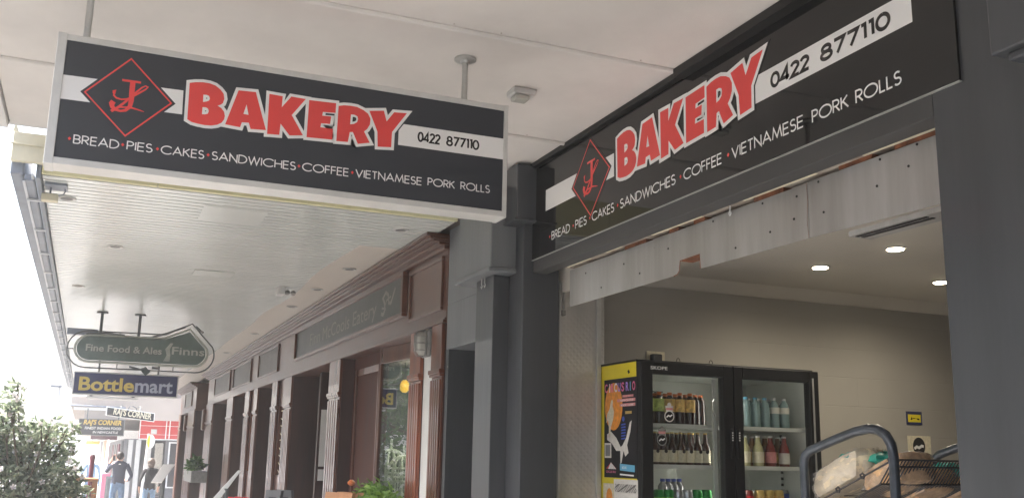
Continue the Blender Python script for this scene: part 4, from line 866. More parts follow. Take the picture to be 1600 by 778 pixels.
m = MB(); m.ribbon([(-8.02,2.735),(-7.95,2.72),(-7.90,2.76),(-7.93,2.82),(-7.98,2.86),(-7.90,2.90),(-7.82,2.87),(-7.80,2.80),(-7.73,2.79),(-7.66,2.86),(-7.62,2.90)], .03, (0,2.1785,0), (-1,0,0), (0,0,1)); m.ribbon([(-8.0,2.78),(-7.93,2.77),(-7.86,2.83),(-7.74,2.845)], .018, (0,2.1780,0), (-1,0,0), (0,0,1)); m.obj('scroll_ornament', 'gold_letter', sg)
m = MB()
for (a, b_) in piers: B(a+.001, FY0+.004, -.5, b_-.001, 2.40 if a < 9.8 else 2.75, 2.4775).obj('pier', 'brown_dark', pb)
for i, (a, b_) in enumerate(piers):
    m = MB(); mt_ = 'brown_lit' if i == 1 else 'brown'  # second pilaster: warm light falling on it is put into the colour
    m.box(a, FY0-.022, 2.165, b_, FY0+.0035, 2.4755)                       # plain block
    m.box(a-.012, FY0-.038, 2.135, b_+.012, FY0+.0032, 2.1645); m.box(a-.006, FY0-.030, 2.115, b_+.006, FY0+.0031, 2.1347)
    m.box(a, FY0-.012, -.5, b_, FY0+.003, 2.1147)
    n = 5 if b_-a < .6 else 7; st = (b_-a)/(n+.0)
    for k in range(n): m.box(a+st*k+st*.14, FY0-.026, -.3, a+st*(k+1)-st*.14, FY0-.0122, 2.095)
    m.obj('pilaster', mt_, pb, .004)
m = MB(); m.box(6.641, 2.208, -.5, 6.884, 2.35, 2.476); m.obj('white_panel', 'white_wall', pb)
# window bay, its pane canted on purpose to mirror the Bottlemart B
a0, a1 = Vector((7.16, 2.425, 0)), Vector((8.30, 2.2745, 0))
win = MB()
def wallq(mb, p, q, z0, z1, th=.03):
    d = (q-p).normalized(); n_ = Vector((-d.y, d.x, 0))*th
    mb.add([(p.x,p.y,z0),(q.x,q.y,z0),(q.x+n_.x,q.y+n_.y,z0),(p.x+n_.x,p.y+n_.y,z0),(p.x,p.y,z1),(q.x,q.y,z1),(q.x+n_.x,q.y+n_.y,z1),(p.x+n_.x,p.y+n_.y,z1)], [(0,3,2,1),(4,5,6,7),(0,1,5,4),(1,2,6,5),(2,3,7,6),(3,0,4,7)])
dd = (a1-a0).normalized(); n0 = Vector((dd.y, -dd.x, 0))*.012
wallq(win, a0+n0, a1+n0, 1.01, 1.075, .05); wallq(win, a0+n0, a1+n0, 2.345, 2.4775, .05); wallq(win, a0+n0, a0+n0+dd*.035, 1.0755, 2.3445, .05); wallq(win, a1+n0-dd*.04, a1+n0, 1.0755, 2.3445, .05)
wf_ = win.obj('window', 'brown', pb, .004)
m = MB(); wallq(m, a0, a1, 1.07, 2.35, .005); m.obj('pane', 'window_glass', wf_)
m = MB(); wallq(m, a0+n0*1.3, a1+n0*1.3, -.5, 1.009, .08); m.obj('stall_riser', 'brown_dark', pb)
m = MB(); m.box(7.14, 2.21, .985, 8.30, 2.27, 1.007); m.obj('window_sill', 'brown', pb, .003)
m = MB(); m.box(8.305, 2.275, -.5, 8.37, 2.35, 2.477); m.box(8.37, 2.31, -.5, 9.30, 2.34, 2.477); m.box(9.30, 2.32, -.5, 9.40, 2.40, 2.477); m.obj('side_panel', 'jamb_reflection_brown', pb, .004)  # brown panel stands in for the jamb's reflection in the glass
m = MB(); m.box(8.40, 2.295, .9, 8.46, 2.309, 2.3); m.box(9.2, 2.295, .9, 9.26, 2.309, 2.3); m.box(8.40, 2.295, 2.3005, 9.26, 2.309, 2.36); m.obj('panel_moulding', 'brown', pb, .004)  # trim on the same stand-in panel
# door recesses and openings
def opening(x0, x1, depth, parts):
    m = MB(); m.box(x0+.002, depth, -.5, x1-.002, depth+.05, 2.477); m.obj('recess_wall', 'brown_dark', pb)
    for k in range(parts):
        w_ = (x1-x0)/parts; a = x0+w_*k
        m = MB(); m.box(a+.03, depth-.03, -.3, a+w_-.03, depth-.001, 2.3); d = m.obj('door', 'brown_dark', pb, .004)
        m = MB(); m.box(a+w_*.2, depth-.034, .9, a+w_*.8, depth-.0305, 2.1); m.obj('pane', 'door_glass', d)
        m = MB(); m.tube([(a+w_*.1, depth-.045, 1.0), (a+w_*.1, depth-.06, .98), (a+w_*.1, depth-.06, 1.30), (a+w_*.1, depth-.045, 1.33)], .009, 6); m.obj('handle', 'iron', d)
opening(9.86, 11.86, 2.74, 2); opening(13.2, 14.4, 2.72, 1); opening(15.6, 16.95, 2.72, 1); opening(17.7, 19.8, 2.72, 2); opening(24.8, 26.7, 2.72, 1)
m = MB(); m.box(11.0, 2.34, -.3, 11.05, 2.50, 2.47); m.obj('reflection_backing', 'brown_dark', pb, .003); m = MB(); m.box(10.99, 2.365, 1.45, 10.9995, 2.47, 2.06); m.box(10.99, 2.365, 1.30, 10.9995, 2.47, 1.42); m.obj('recess_reflection', 'white', pb)  # white boxes paint the bright street reflection of a door glass
m = MB(); m.box(11.30, 2.40, -.3, 11.36, 2.46, 2.47); m.box(10.9, 2.60, -.3, 10.95, 2.65, 2.47); m.obj('recess_post', 'brown_dark', pb, .006)
def leaded(x0, x1):
    m = MB(); m.box(x0, 2.215, -.5, x1, 2.27, 1.32); m.box(x0, 2.215, 2.16, x1, 2.27, 2.477); m.box(x0, 2.21, 1.3205, x0+.05, 2.26, 2.1595); m.box(x1-.05, 2.21, 1.3205, x1, 2.26, 2.1595)
    f = m.obj('leaded_window', 'brown', pb, .003); B(x0+.05, 2.240, 1.32, x1-.05, 2.243, 2.16).obj('pane', 'lead_glass', f)
    B(x0+.05, 2.30, 1.32, x1-.05, 2.31, 2.16).obj('bright_backing', 'white', f)  # white sheet added behind the glass so the pane looks bright
    m = MB(); rr = random.Random(int(x0*10))
    for k in range(9): z = 1.36+k*.09; m.ribbon([(x0+.05,z),((x0+x1)/2,z+rr.uniform(-.04,.04)),(x1-.05,z+.02)], .012, (0,2.2385-.0001*k,0), (1,0,0), (0,0,1))
    m.ribbon([((x0+x1)/2,1.33),((x0+x1)/2+.03,1.7),((x0+x1)/2-.02,2.15)], .012, (0,2.237,0), (1,0,0), (0,0,1)); m.obj('lead_came', 'bread_light', f)
leaded(12.302, 12.798); leaded(14.722, 15.148)
m = MB(); m.box(20.95, 2.62, -.5, 23.3, 2.66, 3.09); m.obj('set_back_wall', 'dark_void', pb)
m = MB(); m.box(21.3, 2.58, -.4, 21.5, 2.619, 2.25); m.box(22.7, 2.58, -.4, 22.9, 2.619, 2.25); m.box(21.1, 2.54, 2.252, 23.1, 2.619, 2.36); m.obj('door_surround', 'frieze', pb, .01)
m = MB(); m.box(20.91, 2.12, 2.0, 21.1, 2.3, 2.42); m.box(24.9, 2.12, 2.05, 25.1, 2.3, 2.42); m.obj('bracket', 'frieze', pb, .03)
m = MB(); m.box(6.40, 6.0, -.5, 27.2, 6.1, 3.2); m.box(6.39, 2.5, -.5, 6.42, 6.0, 3.2); m.box(6.42, 2.63, 2.5, 27.2, 6.0, 2.55); m.box(6.40, 2.2, 3.27, 27.2, 6.1, 6.0); m.box(27.15, 2.63, -.5, 27.2, 5.99, 3.1); m.obj('interior_shell', 'room_ceiling', pb)
m = MB(); m.box(6.388, 2.205, -.5, 6.3995, 2.3, 3.09); m.obj('brick_edge', 'rust', pb)
# bulkhead lamp
t = thing('bulkhead_lamp', 'oval caged bulkhead lamp on the white panel of the pub front', 'lamp', (6.76, 2.15, 2.25))
cx, cy, cz = 6.76, 2.17, 2.365
m = MB(); m.box(cx-.055, 2.165, cz-.095, cx+.055, 2.2075, cz+.10); m.obj('back_plate', 'lamp_grey', t, .02)
def oval(rx, rz, n=24, p=2.6): return [(rx*math.copysign(abs(math.cos(2*math.pi*k/n))**(2/p), math.cos(2*math.pi*k/n)), rz*math.copysign(abs(math.sin(2*math.pi*k/n))**(2/p), math.sin(2*math.pi*k/n))) for k in range(n)]
m = MB(); base = []
for s_, dy in ((1,0),(1,-.035),(.85,-.055),(.5,-.066)):
    o_ = len(m.v); m.v += [(cx+a*s_, 2.1645+dy, cz+b_*s_) for a, b_ in oval(.045,.085)]
    if s_ != 1 or dy:
        for k in range(24): m.f.append((o_-24+k, o_-24+(k+1)%24, o_+(k+1)%24, o_+k)); m.mi.append(0)
m.f.append(tuple(o_+k for k in range(24))); m.mi.append(0); m.obj('glass_dome', 'lampglass', t, smooth=True)
m = MB()
for zz in (-.05, 0, .05): m.tube([(cx-.052,2.165,cz+zz),(cx-.052,2.13,cz+zz),(cx-.035,2.098,cz+zz),(cx+.035,2.098,cz+zz),(cx+.052,2.13,cz+zz),(cx+.052,2.165,cz+zz)], .003, 6)
for xx in (-.02, .02): m.tube([(cx+xx,2.165,cz-.095),(cx+xx,2.12,cz-.09),(cx+xx,2.094,cz-.06),(cx+xx,2.094,cz+.06),(cx+xx,2.12,cz+.09),(cx+xx,2.165,cz+.095)], .003, 6)
m.tube([(cx+a*1.12, 2.16, cz+b_*1.1) for a, b_ in oval(.047,.088)], .006, 6, closed=True); m.obj('cage', 'lamp_grey', t)
# things behind the pub window: bird cages, lantern figure, yellow lamp
def birdcage(loc, s, lab):
    x, y, z = loc; t = thing('bird_cage', lab, 'bird cage', loc, 'bird cages inside the pub window')
    m = MB(); r = .13*s; h = .30*s; n = 14
    m.lathe((x,y,z), [(r*1.08,0),(r*1.08,.02*s)], 20); m.obj('base', 'cage', t)
    m = MB()
    for k in range(n):
        a = 2*math.pi*k/n; ca, sa = math.cos(a), math.sin(a)
        m.tube([(x+r*ca,y+r*sa,z+.02*s),(x+r*ca,y+r*sa,z+h)]+[(x+r*math.cos(q_)*ca,y+r*math.cos(q_)*sa,z+h+r*1.15*math.sin(q_)) for q_ in (.3,.6,.9,1.2,1.5)], .0058*s, 5)
    for zz in (0, .12, .24, .30): m.tube([(x+r*math.cos(2*math.pi*k/20), y+r*math.sin(2*math.pi*k/20), z+zz*s+.02*s) for k in range(20)], .007*s, 5, closed=True)
    m.obj('bars', 'cage', t); m = MB(); m.tube([(x,y,z+h+r*1.15),(x,y,z+h+r*1.4)], .008*s, 6); m.tube([(x+.02*s*math.cos(q_), y, z+h+r*1.55+.02*s*math.sin(q_)) for q_ in (0,1.05,2.1,3.14,4.2,5.25)], .004*s, 5, closed=True); m.obj('ring', 'cage', t)
birdcage((9.55, 2.76, 1.022), 1.38, 'pale green domed bird cage, larger of two inside the pub window'); birdcage((9.05, 2.74, 1.022), 1.25, 'pale green bird cage at the right edge of the pub window')
m = MB(); m.box(9.95, 2.41, -.3, 9.98, 3.6, 2.477); m.box(7.0, 3.6, -.3, 9.98, 3.63, 2.477); m.box(6.95, 2.41, -.3, 6.99, 3.63, 2.477); m.obj('display_baffle', 'dark_green', pb)  # added walls that keep the fill light out of the door recess
m = MB(); m.box(7.2, 2.47, .99, 9.94, 3.0, 1.02); tag(m.obj('window_shelf', 'brown_dark'), 'dark shelf inside the pub window under the bird cages', 'shelf')
t = thing('yellow_lamp', 'glowing yellow lamp hanging inside the top of the pub window', 'lamp', (9.655, 2.9, 2.2))
m = MB().lathe((9.655,2.9,0), [(.02,2.20),(.045,2.225),(.05,2.27),(.035,2.31),(.015,2.325)], 12); mat('lamp_yellow', (.6,.38,.03), .3, 0, emit=((1,.62,.05), .2)); m.obj('lamp_shade', 'lamp_yellow', t, smooth=True)
l = bpy.data.lights.new('cage_fill', 'POINT'); l.energy = 9; l.color = (1, .90, .74); l.shadow_soft_size = .06  # added fill light, apart from the yellow lamp, to brighten the bird cages
lo = bpy.data.objects.new('lamp', l); col.objects.link(lo); lo.parent = t; lo.location = (-.80, .0, .08)
m = MB(); m.tube([(9.655,2.9,2.32),(9.655,2.9,2.5)], .003, 5); m.obj('cord', 'rubber', t)
# ---------------------------------------------------------------- leaves
def leaves(mb, clumps, n, size, seed, ycut=None):
    rr = random.Random(seed); tot = sum(c[3]*c[4]*c[5] for c in clumps)
    for c in clumps:
        k = int(n*c[3]*c[4]*c[5]/tot)
        for _ in range(k):
            while True:
                p = Vector((rr.uniform(-1,1), rr.uniform(-1,1), rr.uniform(-1,1)))
                if .25 < p.length < 1: break
            q_ = Vector((c[0]+p.x*c[3], c[1]+p.y*c[4], c[2]+p.z*c[5]))
            d = Vector((rr.gauss(0,1), rr.gauss(0,1), rr.gauss(-.1,.7))).normalized(); s = d.cross(Vector((rr.gauss(0,1),rr.gauss(0,1),rr.gauss(0,1)))).normalized(); L = size*rr.uniform(.7,1.3)
            up = d.cross(s)*L*.12
            mb.add([q_, q_+d*L*.45+s*L*.23+up, q_+d*L, q_+d*L*.45-s*L*.23+up], [(0,1,2),(0,2,3)])
    return mb
def tree(name, lab, cat, base, clumps, n, leaf, lm, seed, trunk_r=.04, flowers=0, group=None, parent_extra=None):
    t = thing(name, lab, cat, base, group); rr = random.Random(seed+50); top = max(c[2] for c in clumps)
    m = MB(); b0 = Vector(base); mid = Vector((base[0]+rr.uniform(-.05,.05), base[1]+rr.uniform(-.05,.05), base[2]+(min(c[2] for c in clumps)-base[2])*.8))
    m.tube([b0, b0.lerp(mid,.5)+Vector((.01,.01,0)), mid], [trunk_r, trunk_r*.85, trunk_r*.7], 8)
    for c in clumps: 
        e = Vector(c[:3]); h = mid.lerp(e,.5)+Vector((rr.uniform(-.06,.06),rr.uniform(-.06,.06),.03)); m.tube([mid, h, e], [trunk_r*.5, trunk_r*.32, trunk_r*.12], 6)
        for _ in range(4):
            e2 = e+Vector((rr.uniform(-1,1)*c[3]*.8, rr.uniform(-1,1)*c[4]*.8, rr.uniform(-.4,1)*c[5]*.8)); m.tube([h.lerp(e,.6), e2], [trunk_r*.2, trunk_r*.07], 5)
    m.obj('trunk', 'bark', t, smooth=True); leaves(MB(), clumps, n, leaf, seed).obj('crown', lm, t)
    if flowers:
        f = MB()
        for _ in range(flowers):
            c = rr.choice(clumps); a = rr.uniform(0,6.28); z = rr.uniform(-.3,1); p = Vector((c[0]-abs(math.cos(a))*c[3]*.95, c[1]+math.sin(a)*c[4]*.95*(1-z*z)**.5, c[2]+z*c[5]*.9))
            for k in range(5):
                d = Vector((-.4, math.cos(k*1.26+a), math.sin(k*1.26+a))).normalized()*.030; s = d.orthogonal().normalized()*.013; f.add([p, p+d*.6+s, p+d, p+d*.6-s], [(0,1,2,3)])
        f.obj('blossom', 'petal', t)
    return t
rr = random.Random(21); cl = []
for (y, z, s) in ((-.60,1.25,.20),(-.45,1.45,.20),(-.70,1.50,.20),(-.30,1.20,.20),(-.15,1.35,.17),(-.05,1.15,.16),(-.20,1.60,.15),(-.42,1.68,.15),(-.75,1.70,.16),(-.62,1.80,.13),(-.60,1.95,.10),(-.575,2.10,.07),(-.12,1.75,.08),(-.28,1.76,.09),(-.85,1.3,.2),(-.9,1.62,.16),(-.10,.95,.16),(-.35,.98,.2),(-.65,1.0,.22),(.03,1.0,.10)):
    cl.append((9.5+rr.uniform(-.22,.22), y, z, s, s, s*.95))
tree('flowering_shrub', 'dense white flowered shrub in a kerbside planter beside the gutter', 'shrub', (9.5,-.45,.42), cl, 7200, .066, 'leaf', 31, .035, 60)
t = thing('planter_box', 'dark timber kerbside planter holding the white flowered shrub', 'planter', (9.5, -.45, -.07)); m = MB(); m.box(9.1,-.9,-.07,9.9,0,.43); m.obj('box', 'wood', t, .01); m = MB(); m.box(9.07,-.93,.431,9.93,.03,.47); m.obj('rim', 'brown', t, .006)
# cafe chairs / table near the shrub
def chair(x, y, rz, lab):
    t = thing('cafe_chair', lab, 'chair', (0,0,0), 'timber chairs beside the shrub'); ORG[t.name] = (0,0,0)
    for sx in (-.19,.19): 
        MB().tube([(sx,.19,0),(sx,.19,.45)], .018, 6).obj('leg', 'pale_wood', t); MB().tube([(sx,-.19,0),(sx,-.19,.45),(sx,-.24,1.06)], .018, 6).obj('leg', 'pale_wood', t)
    B(-.21,-.21,.45,.21,.21,.48).obj('seat', 'pale_wood', t, .006); m = MB(); m.box(-.19,-.245,.95,.19,-.215,1.09); m.box(-.19,-.232,.72,.19,-.208,.8); m.obj('backrest', 'pale_wood', t, .005)
    t.location = (x, -y, gz(x)); t.rotation_euler = (0,0,rz); return t
chair(8.15, -.36, 1.4, 'orange timber cafe chair in front of the shrub, left of two'); chair(8.3, .0, 1.9, 'orange timber cafe chair in front of the shrub, right of two')
t = thing('bar_table', 'dark red timber high table behind the shrub beside the walkway', 'table', (14, .12, gz(14)))
B(13.7,-.14,1.19,14.3,.205,1.225).obj('table_top', 'wood', t, .006)
for x, y in ((13.75,-.1),(14.25,-.1),(13.75,.17),(14.25,.17)): B(x-.03,y-.03,gz(14),x+.03,y+.03,1.189).obj('leg', 'wood', t, .004)
t = thing('umbrella_post', 'thin dark red post with light blue cloth behind the high table', 'post', (16, .13, gz(16))); m = MB(); m.tube([(16,.13,gz(16)),(16,.13,1.5)], .03, 8); m.obj('post', 'maroon', t)
# ================================================================== OVAL PUB SIGN AND BOTTLE SHOP SIGN
XF = 12.0
fn = thing('oval_pub_sign', 'long grey green scroll-framed sign reading Fine Food & Ales Finns', 'sign', (XF, .5, 2.42))
def pill(y0, y1, z0, z1, peak=None, n=10):
    r = (z1-z0)/2; c0 = y0+r; c1 = y1-r; zc = (z0+z1)/2; pts = [(c0+r*math.cos(R(90+180*k/n)), zc+r*math.sin(R(90+180*k/n))) for k in range(n+1)]
    pts += [(c1+r*math.cos(R(-90+120*k/n)), zc+r*math.sin(R(-90+120*k/n))) for k in range(n+1)] if peak else [(c1+r*math.cos(R(-90+180*k/n)), zc+r*math.sin(R(-90+180*k/n))) for k in range(n+1)]
    if peak: pts += [peak, (peak[0]-.28, z1+.01)]
    return pts
MB().prism(pill(-.185,1.19,2.555,2.815,(1.0,2.93)), (XF,0,0), (0,1,0), (0,0,1), (.05,0,0)).obj('board', 'finn_green', fn)
m = MB(); ol = pill(-.205,1.215,2.535,2.83,(1.0,2.965)); m.tube([(XF+.02, a, b_) for a, b_ in ol], .014, 6, closed=True); m.obj('frame', 'finn_pale', fn, smooth=True)
m = MB(); ol = pill(-.285,1.29,2.47,2.875,(1.02,3.03)); m.tube([(XF+.02, a, b_) for a, b_ in ol], .008, 6, closed=True)
for a, b_ in (((.25,2.47),(.25,2.54)),((.25,2.83),(.25,2.885)),((.85,2.47),(.85,2.54)),((-.285,2.67),(-.20,2.67))): m.tube([(XF+.02,*a),(XF+.02,*b_)], .006, 5)
m.tube([(XF+.02,-.1,2.84),(XF+.02,.12,2.86),(XF+.02,.3,2.85)], .012, 6); m.tube([(XF+.02,.6,2.85),(XF+.02,.75,2.90),(XF+.02,.95,2.99)], .012, 6); m.tube([(XF+.02,1.06,3.0),(XF+.02,1.15,2.93)], .014, 6)
m.tube([(XF+.02,.38,2.50),(XF+.02,.5,2.475),(XF+.02,.56,2.50)], .012, 6); m.tube([(XF+.02,.62,2.50),(XF+.02,.7,2.50)], .014, 6); m.obj('scrollwork', 'iron', fn, smooth=True)
m = MB(); m.flat([[(.56+.05*math.cos(R(90*k)+0)*1 if k % 1 == 0 else 0, 2.455+.05*math.sin(R(90*k))) for k in range(4)]], (XF,0,0), (0,1,0), (0,0,1)); m.prism([(.53,2.46),(.545,2.475),(.56,2.50),(.575,2.475),(.60,2.46),(.575,2.445),(.56,2.41),(.545,2.445)], (XF-.01,0,0), (0,1,0), (0,0,1), (.02,0,0)); m.obj('star_ornament', 'finn_pale', fn)
m = MB(); text(m, "Fine Food & Ales", (XF-.004,.31,2.655), (0,1,0), (0,0,1), .078, .80, .02); m.obj('lettering', 'finn_pale', fn)
m = MB(); text(m, "Fine Food & Ales", (XF-.002,.318,2.648), (0,1,0), (0,0,1), .078, .80, .035); m.obj('lettering_shadow', 'iron', fn)
m = MB(); m.flat([circle(.14,24,1.02,2.70,.085)], (XF-.002,0,0), (0,1,0), (0,0,1)); m.obj('dark_oval', 'finn_green', fn); MATS['finn_dark'] = mat('finn_dark', (.045,.065,.06), .5); fn.children[-1].data.materials[0] = MATS['finn_dark']
m = MB(); text(m, "Finns", (XF-.005,1.0,2.665), (0,1,0), (0,0,1), .09, .36, .015); m.obj('name_lettering', 'finn_pale', fn)
m = MB()
for k in range(5): m.ribbon([(.74+.014*k,2.58),(.77+.008*k,2.65),(.75+.010*k,2.72),(.80+.006*k,2.79)], .007, (XF-.004-.0002*k,0,0), (0,1,0), (0,0,1))
m.obj('harp_ornament', 'finn_pale', fn)
m = MB(); m.box(XF+.03,-.30,2.83,XF+.12,.02,2.90); m.obj('transformer_box', 'gutter', fn, .005)
for y in (.045, .448):
    m = MB(); m.tube([(XF+.03,y,2.80),(XF+.03,y,PZ-.003)], .016, 8); m.lathe((XF+.03,y,0), [(.06,PZ-.016),(.06,PZ-.003)], 12); m.obj('hanger_rod', 'iron', fn)
bm_ = thing('bottle_shop_sign', 'blue box sign reading Bottlemart hung under the oval pub sign', 'sign', (12.1, .37, 2.17))
B(12.05,-.185,2.172,12.15,.925,2.428).obj('box', 'alu_light', bm_, .004); B(12.046,-.172,2.188,12.0505,.912,2.414).obj('face', 'navy', bm_)
m = MB(); text(m, 'Bottle', (12.044, .165, 2.225), (0,1,0), (0,0,1), .150, .575, .028); m.obj('gold_lettering', 'letter_gold', bm_)
m = MB(); text(m, 'mart', (12.044, .665, 2.225), (0,1,0), (0,0,1), .155, .405, .022); m.obj('silver_lettering', 'letter_silver', bm_)
for y in (.07,.70):
    m = MB(); m.tube([(12.1,y,2.43),(12.06,y,2.50),(12.03,y,2.56)], .010, 8); m.obj('hanger_rod', 'iron', bm_)
t = thing('under_sign_light', 'white tube light beneath the blue bottle shop sign', 'light', (12.1,.2,2.14)); B(12.05,-.02,2.135,12.15,.5,2.158).obj('tube', 'white', t, .004); m = MB(); m.box(12.08,.0,2.159,12.12,.03,2.1715); m.box(12.08,.44,2.159,12.12,.47,2.1715); m.obj('bracket', 'iron', t)
# ================================================================== STREET THINGS BY THE PUB
def board_on_post(name, lab, cat, quad, post, base, m_='white'):
    t = thing(name, lab, cat, base); q_ = [Vector(p) for p in quad]; n_ = (q_[1]-q_[0]).cross(q_[3]-q_[0]).normalized()*.03
    MB().add(q_+[p+n_ for p in q_], [(0,1,2,3),(7,6,5,4),(0,4,5,1),(1,5,6,2),(2,6,7,3),(3,7,4,0)]).obj('board', m_, t, .003)
    m = MB(); m.tube([post, (post[0],post[1],base[2]+.01)], .02, 8); m.lathe(base, [(.16,0),(.15,.02),(.03,.03)], 16); m.obj('stand', 'iron', t); return t
board_on_post('menu_lectern', 'pale blue-white tilted menu board on a post beyond the pub doors', 'menu stand', [(13,.784,1.212),(13,.905,1.212),(13.1,1.045,1.424),(13.1,.912,1.424)], (13.06,.93,1.30), (13.06,.93,gz(13)))
board_on_post('menu_lectern', 'steep white edge-on menu board nearer the camera', 'menu stand', [(8,.935,1.24),(8,.99,1.24),(8.05,1.138,1.447),(8.05,1.112,1.447)], (8.03,1.03,1.31), (8.03,1.03,gz(8)), 'white_wall')
def aboard(name, lab, x, y, w_, h, frame, face, lines, rz=0):
    t = thing(name, lab, 'sandwich board', (x, y, gz(x))); z = gz(x); 
    for s_ in (-1, 1):
        m = MB(); o = Vector((x+s_*.22, y-w_/2, z)); u_ = Vector((0,1,0)); v_ = Vector((-s_*.18, 0, h)).normalized(); d_ = Vector((s_*.03,0,0))
        for (a0_, a1_, b0_, b1_) in ((0,w_,h-.06,h),(0,w_,.05,.11),(0,.05,.1105,h-.0605),(w_-.05,w_,.1105,h-.0605)): m.prism([(a0_,b0_),(a1_,b0_),(a1_,b1_),(a0_,b1_)], o, u_, v_, d_)
        f = m.obj('frame', frame, t, .003); m = MB().prism([(.05,.11),(w_-.05,.11),(w_-.05,h-.06),(.05,h-.06)], o+d_*.35, u_, v_, d_*.3); m.obj('panel', face, f)
        if s_ == -1:
            m = MB()
            for k, tx in enumerate(lines): text(m, tx, o+Vector((-.003,0,0))+d_*.3+u_*(w_/2)+v_*(h-.20-.10*k), u_, v_, .05, w_*.6)
            if lines: m.obj('chalk_writing', 'white', f)
    if rz: t.rotation_euler = (0, 0, R(rz))
    return t
aboard('chalk_board', 'orange framed chalkboard in front of the fluted brown pilaster', 7.6, 1.86, .30, 1.37, 'pale_wood', 'chalk', ['MENU', 'LUNCH'], -62)
aboard('chalk_board', 'dark grey framed board below the leaded window', 9.6, 1.72, .22, 1.33, 'slate_frame', 'chalk', ['OPEN', 'BEER', 'WINE'], -62)
t = aboard('poster_board', 'red framed poster board with white and blue print', 11.6, 1.62, .22, 1.20, 'red', 'blue', [], -62)
m = MB(); o = Vector((11.6-.225,1.62-.11,gz(11.6))); m.flat([[(.09,.15),(.16,.15),(.16,1.0),(.08,.85)]], o, (0,1,0), Vector((.18,0,1.22)).normalized(), (-.004,0,0)); m.obj('white_print', 'white', t)
# window-box plants and hanging baskets
def plant(name, lab, c, rx, ry, rz, n, lf, lm, seed, pot, potm, cat='plant'):
    t = thing(name, lab, cat, (c[0], c[1], pot[4])); leaves(MB(), [(c[0],c[1],c[2],rx,ry,rz)], n, lf, seed).obj('foliage', lm, t); B(pot[0],pot[2],pot[4],pot[1],pot[3],pot[5]).obj('pot', potm, t, .01)
    m = MB(); rr = random.Random(seed)
    for k in range(8): m.tube([(c[0],c[1],pot[5]),(c[0]+rr.uniform(-1,1)*rx*.7,c[1]+rr.uniform(-1,1)*ry*.7,c[2]+rr.uniform(-.2,.8)*rz)], .004, 5)
    m.obj('stem', 'leaf_dark', t); return t
wp = plant('window_plant', 'bright green leafy plant with one orange flower below the pub window', (7.35,2.02,1.26), .48, .10, .125, 460, .075, 'leaf_bright', 5, (6.95,7.8,1.93,2.13,1.0,1.16), 'iron')
m = MB(); m.lathe((7.62,1.90,1.37), [(.008,-.02),(.028,-.008),(.03,.008),(.012,.025)], 8); m.obj('flower', 'cap_orange', wp, smooth=True)
t = plant('rail_planter', 'grey slatted planter of ferns fixed at the far pub entrance', (19.6,1.93,1.34), .5, .12, .14, 260, .11, 'leaf_dark', 9, (18.9,20.3,1.80,2.08,1.04,1.24), 'lamp_grey', 'planter')
m = MB(); rr = random.Random(3)
for k in range(26): 
    p = Vector((20.2+rr.uniform(-.2,.3),1.86+rr.uniform(-.06,.1),1.20+rr.uniform(-.12,.14))); d = Vector((-.3,rr.uniform(-1,1),rr.uniform(-1,1))).normalized()*.07; s = d.orthogonal().normalized()*.03; m.add([p,p+d*.6+s,p+d,p+d*.6-s],[(0,1,2,3)])
m.obj('blossom', 'petal', t)
# lollipop street sign
t = thing('round_street_sign', 'round white and yellow sign on a pale pole before the red shop wall', 'sign', (33, 1.75, gz(33)))
m = MB(); m.tube([(33,1.72,gz(33)),(33,1.80,2.1)], .035, 8); m.obj('pole', 'alu_light', t); m = MB(); m.prism(circle(.12, 20, 1.87, 1.86, .21), (32.95,0,0), (0,1,0), (0,0,1), (.04,0,0)); ob_ = m.obj('disc', 'white', t)
m = MB(); m.flat([[(1.765,1.80),(1.79,1.71),(1.84,1.66),(1.84,2.05),(1.79,2.02),(1.765,1.93)]], (32.9,0,0), (0,1,0), (0,0,1)); m.obj('yellow_side', 'yellow', t)
t = thing('lamp_post', 'pale street lamp post rising at the far left beyond the gutter', 'lamp post', (30, -.75, gz(30))); m = MB(); m.tube([(30,-.70,gz(30)),(30,-.74,2.6)], .07, 10); m.tube([(30,-.74,2.6),(30,-.80,4.2)], .035, 8); m.obj('post', 'pale_gutter', t); m = MB(); m.box(29.9,-1.0,3.22,30.1,-.72,3.28); m.obj('arm', 'gutter', t)
# ================================================================== CORNER SHOP ACROSS THE SIDE STREET
cs = thing('corner_shop', 'beige and red corner shop across the side street with grey doors', 'building', (42, 4, -.3))
m = MB(); m.box(38.0, 1.30, 2.66, 60, 9, 6.5); m.obj('upper_wall', 'beige', cs)
m = MB(); m.box(37.98, 1.74, 1.98, 38.3, 9, 2.659); m.obj('red_fascia', 'redwall', cs)
m = MB(); 
for y in (1.74, 2.62, 2.74, 3.4): m.box(37.955, y, 1.96, 37.979, y+.035, 2.66)
m.box(37.955, 1.775, 1.96, 37.9785, 9, 2.00); m.box(37.965, 1.775, 2.44, 37.9785, 9, 2.455); m.box(37.965, 1.775, 2.14, 37.9785, 9, 2.15); m.obj('white_trim', 'white', cs)
m = MB(); m.box(37.94, 2.13, 2.17, 37.9785, 2.33, 2.33); m.obj('meter_cover', 'alu_light', cs, .01)
m = MB(); m.box(38.1, 1.30, -.5, 60, 9, 1.979); m.obj('lower_wall', 'greywall', cs)
for (a, b_) in ((1.42,1.58),(1.68,1.84)): m = MB(); m.box(38.0, a, -.5, 38.09, b_, 1.95); m.obj('pillar', 'alu_light', cs, .01)
m = MB(); m.box(38.02, 1.86, -.35, 38.09, 2.66, 1.93); d = m.obj('door', 'black_paint', cs); m = MB(); m.box(38.0, 2.02, .5, 38.019, 2.2, 1.8); m.obj('door_frame', 'alu', d, .01); m = MB(); m.box(38.005, 2.32, .0, 38.019, 2.6, 1.85); m.obj('pane', 'window_glass', d)
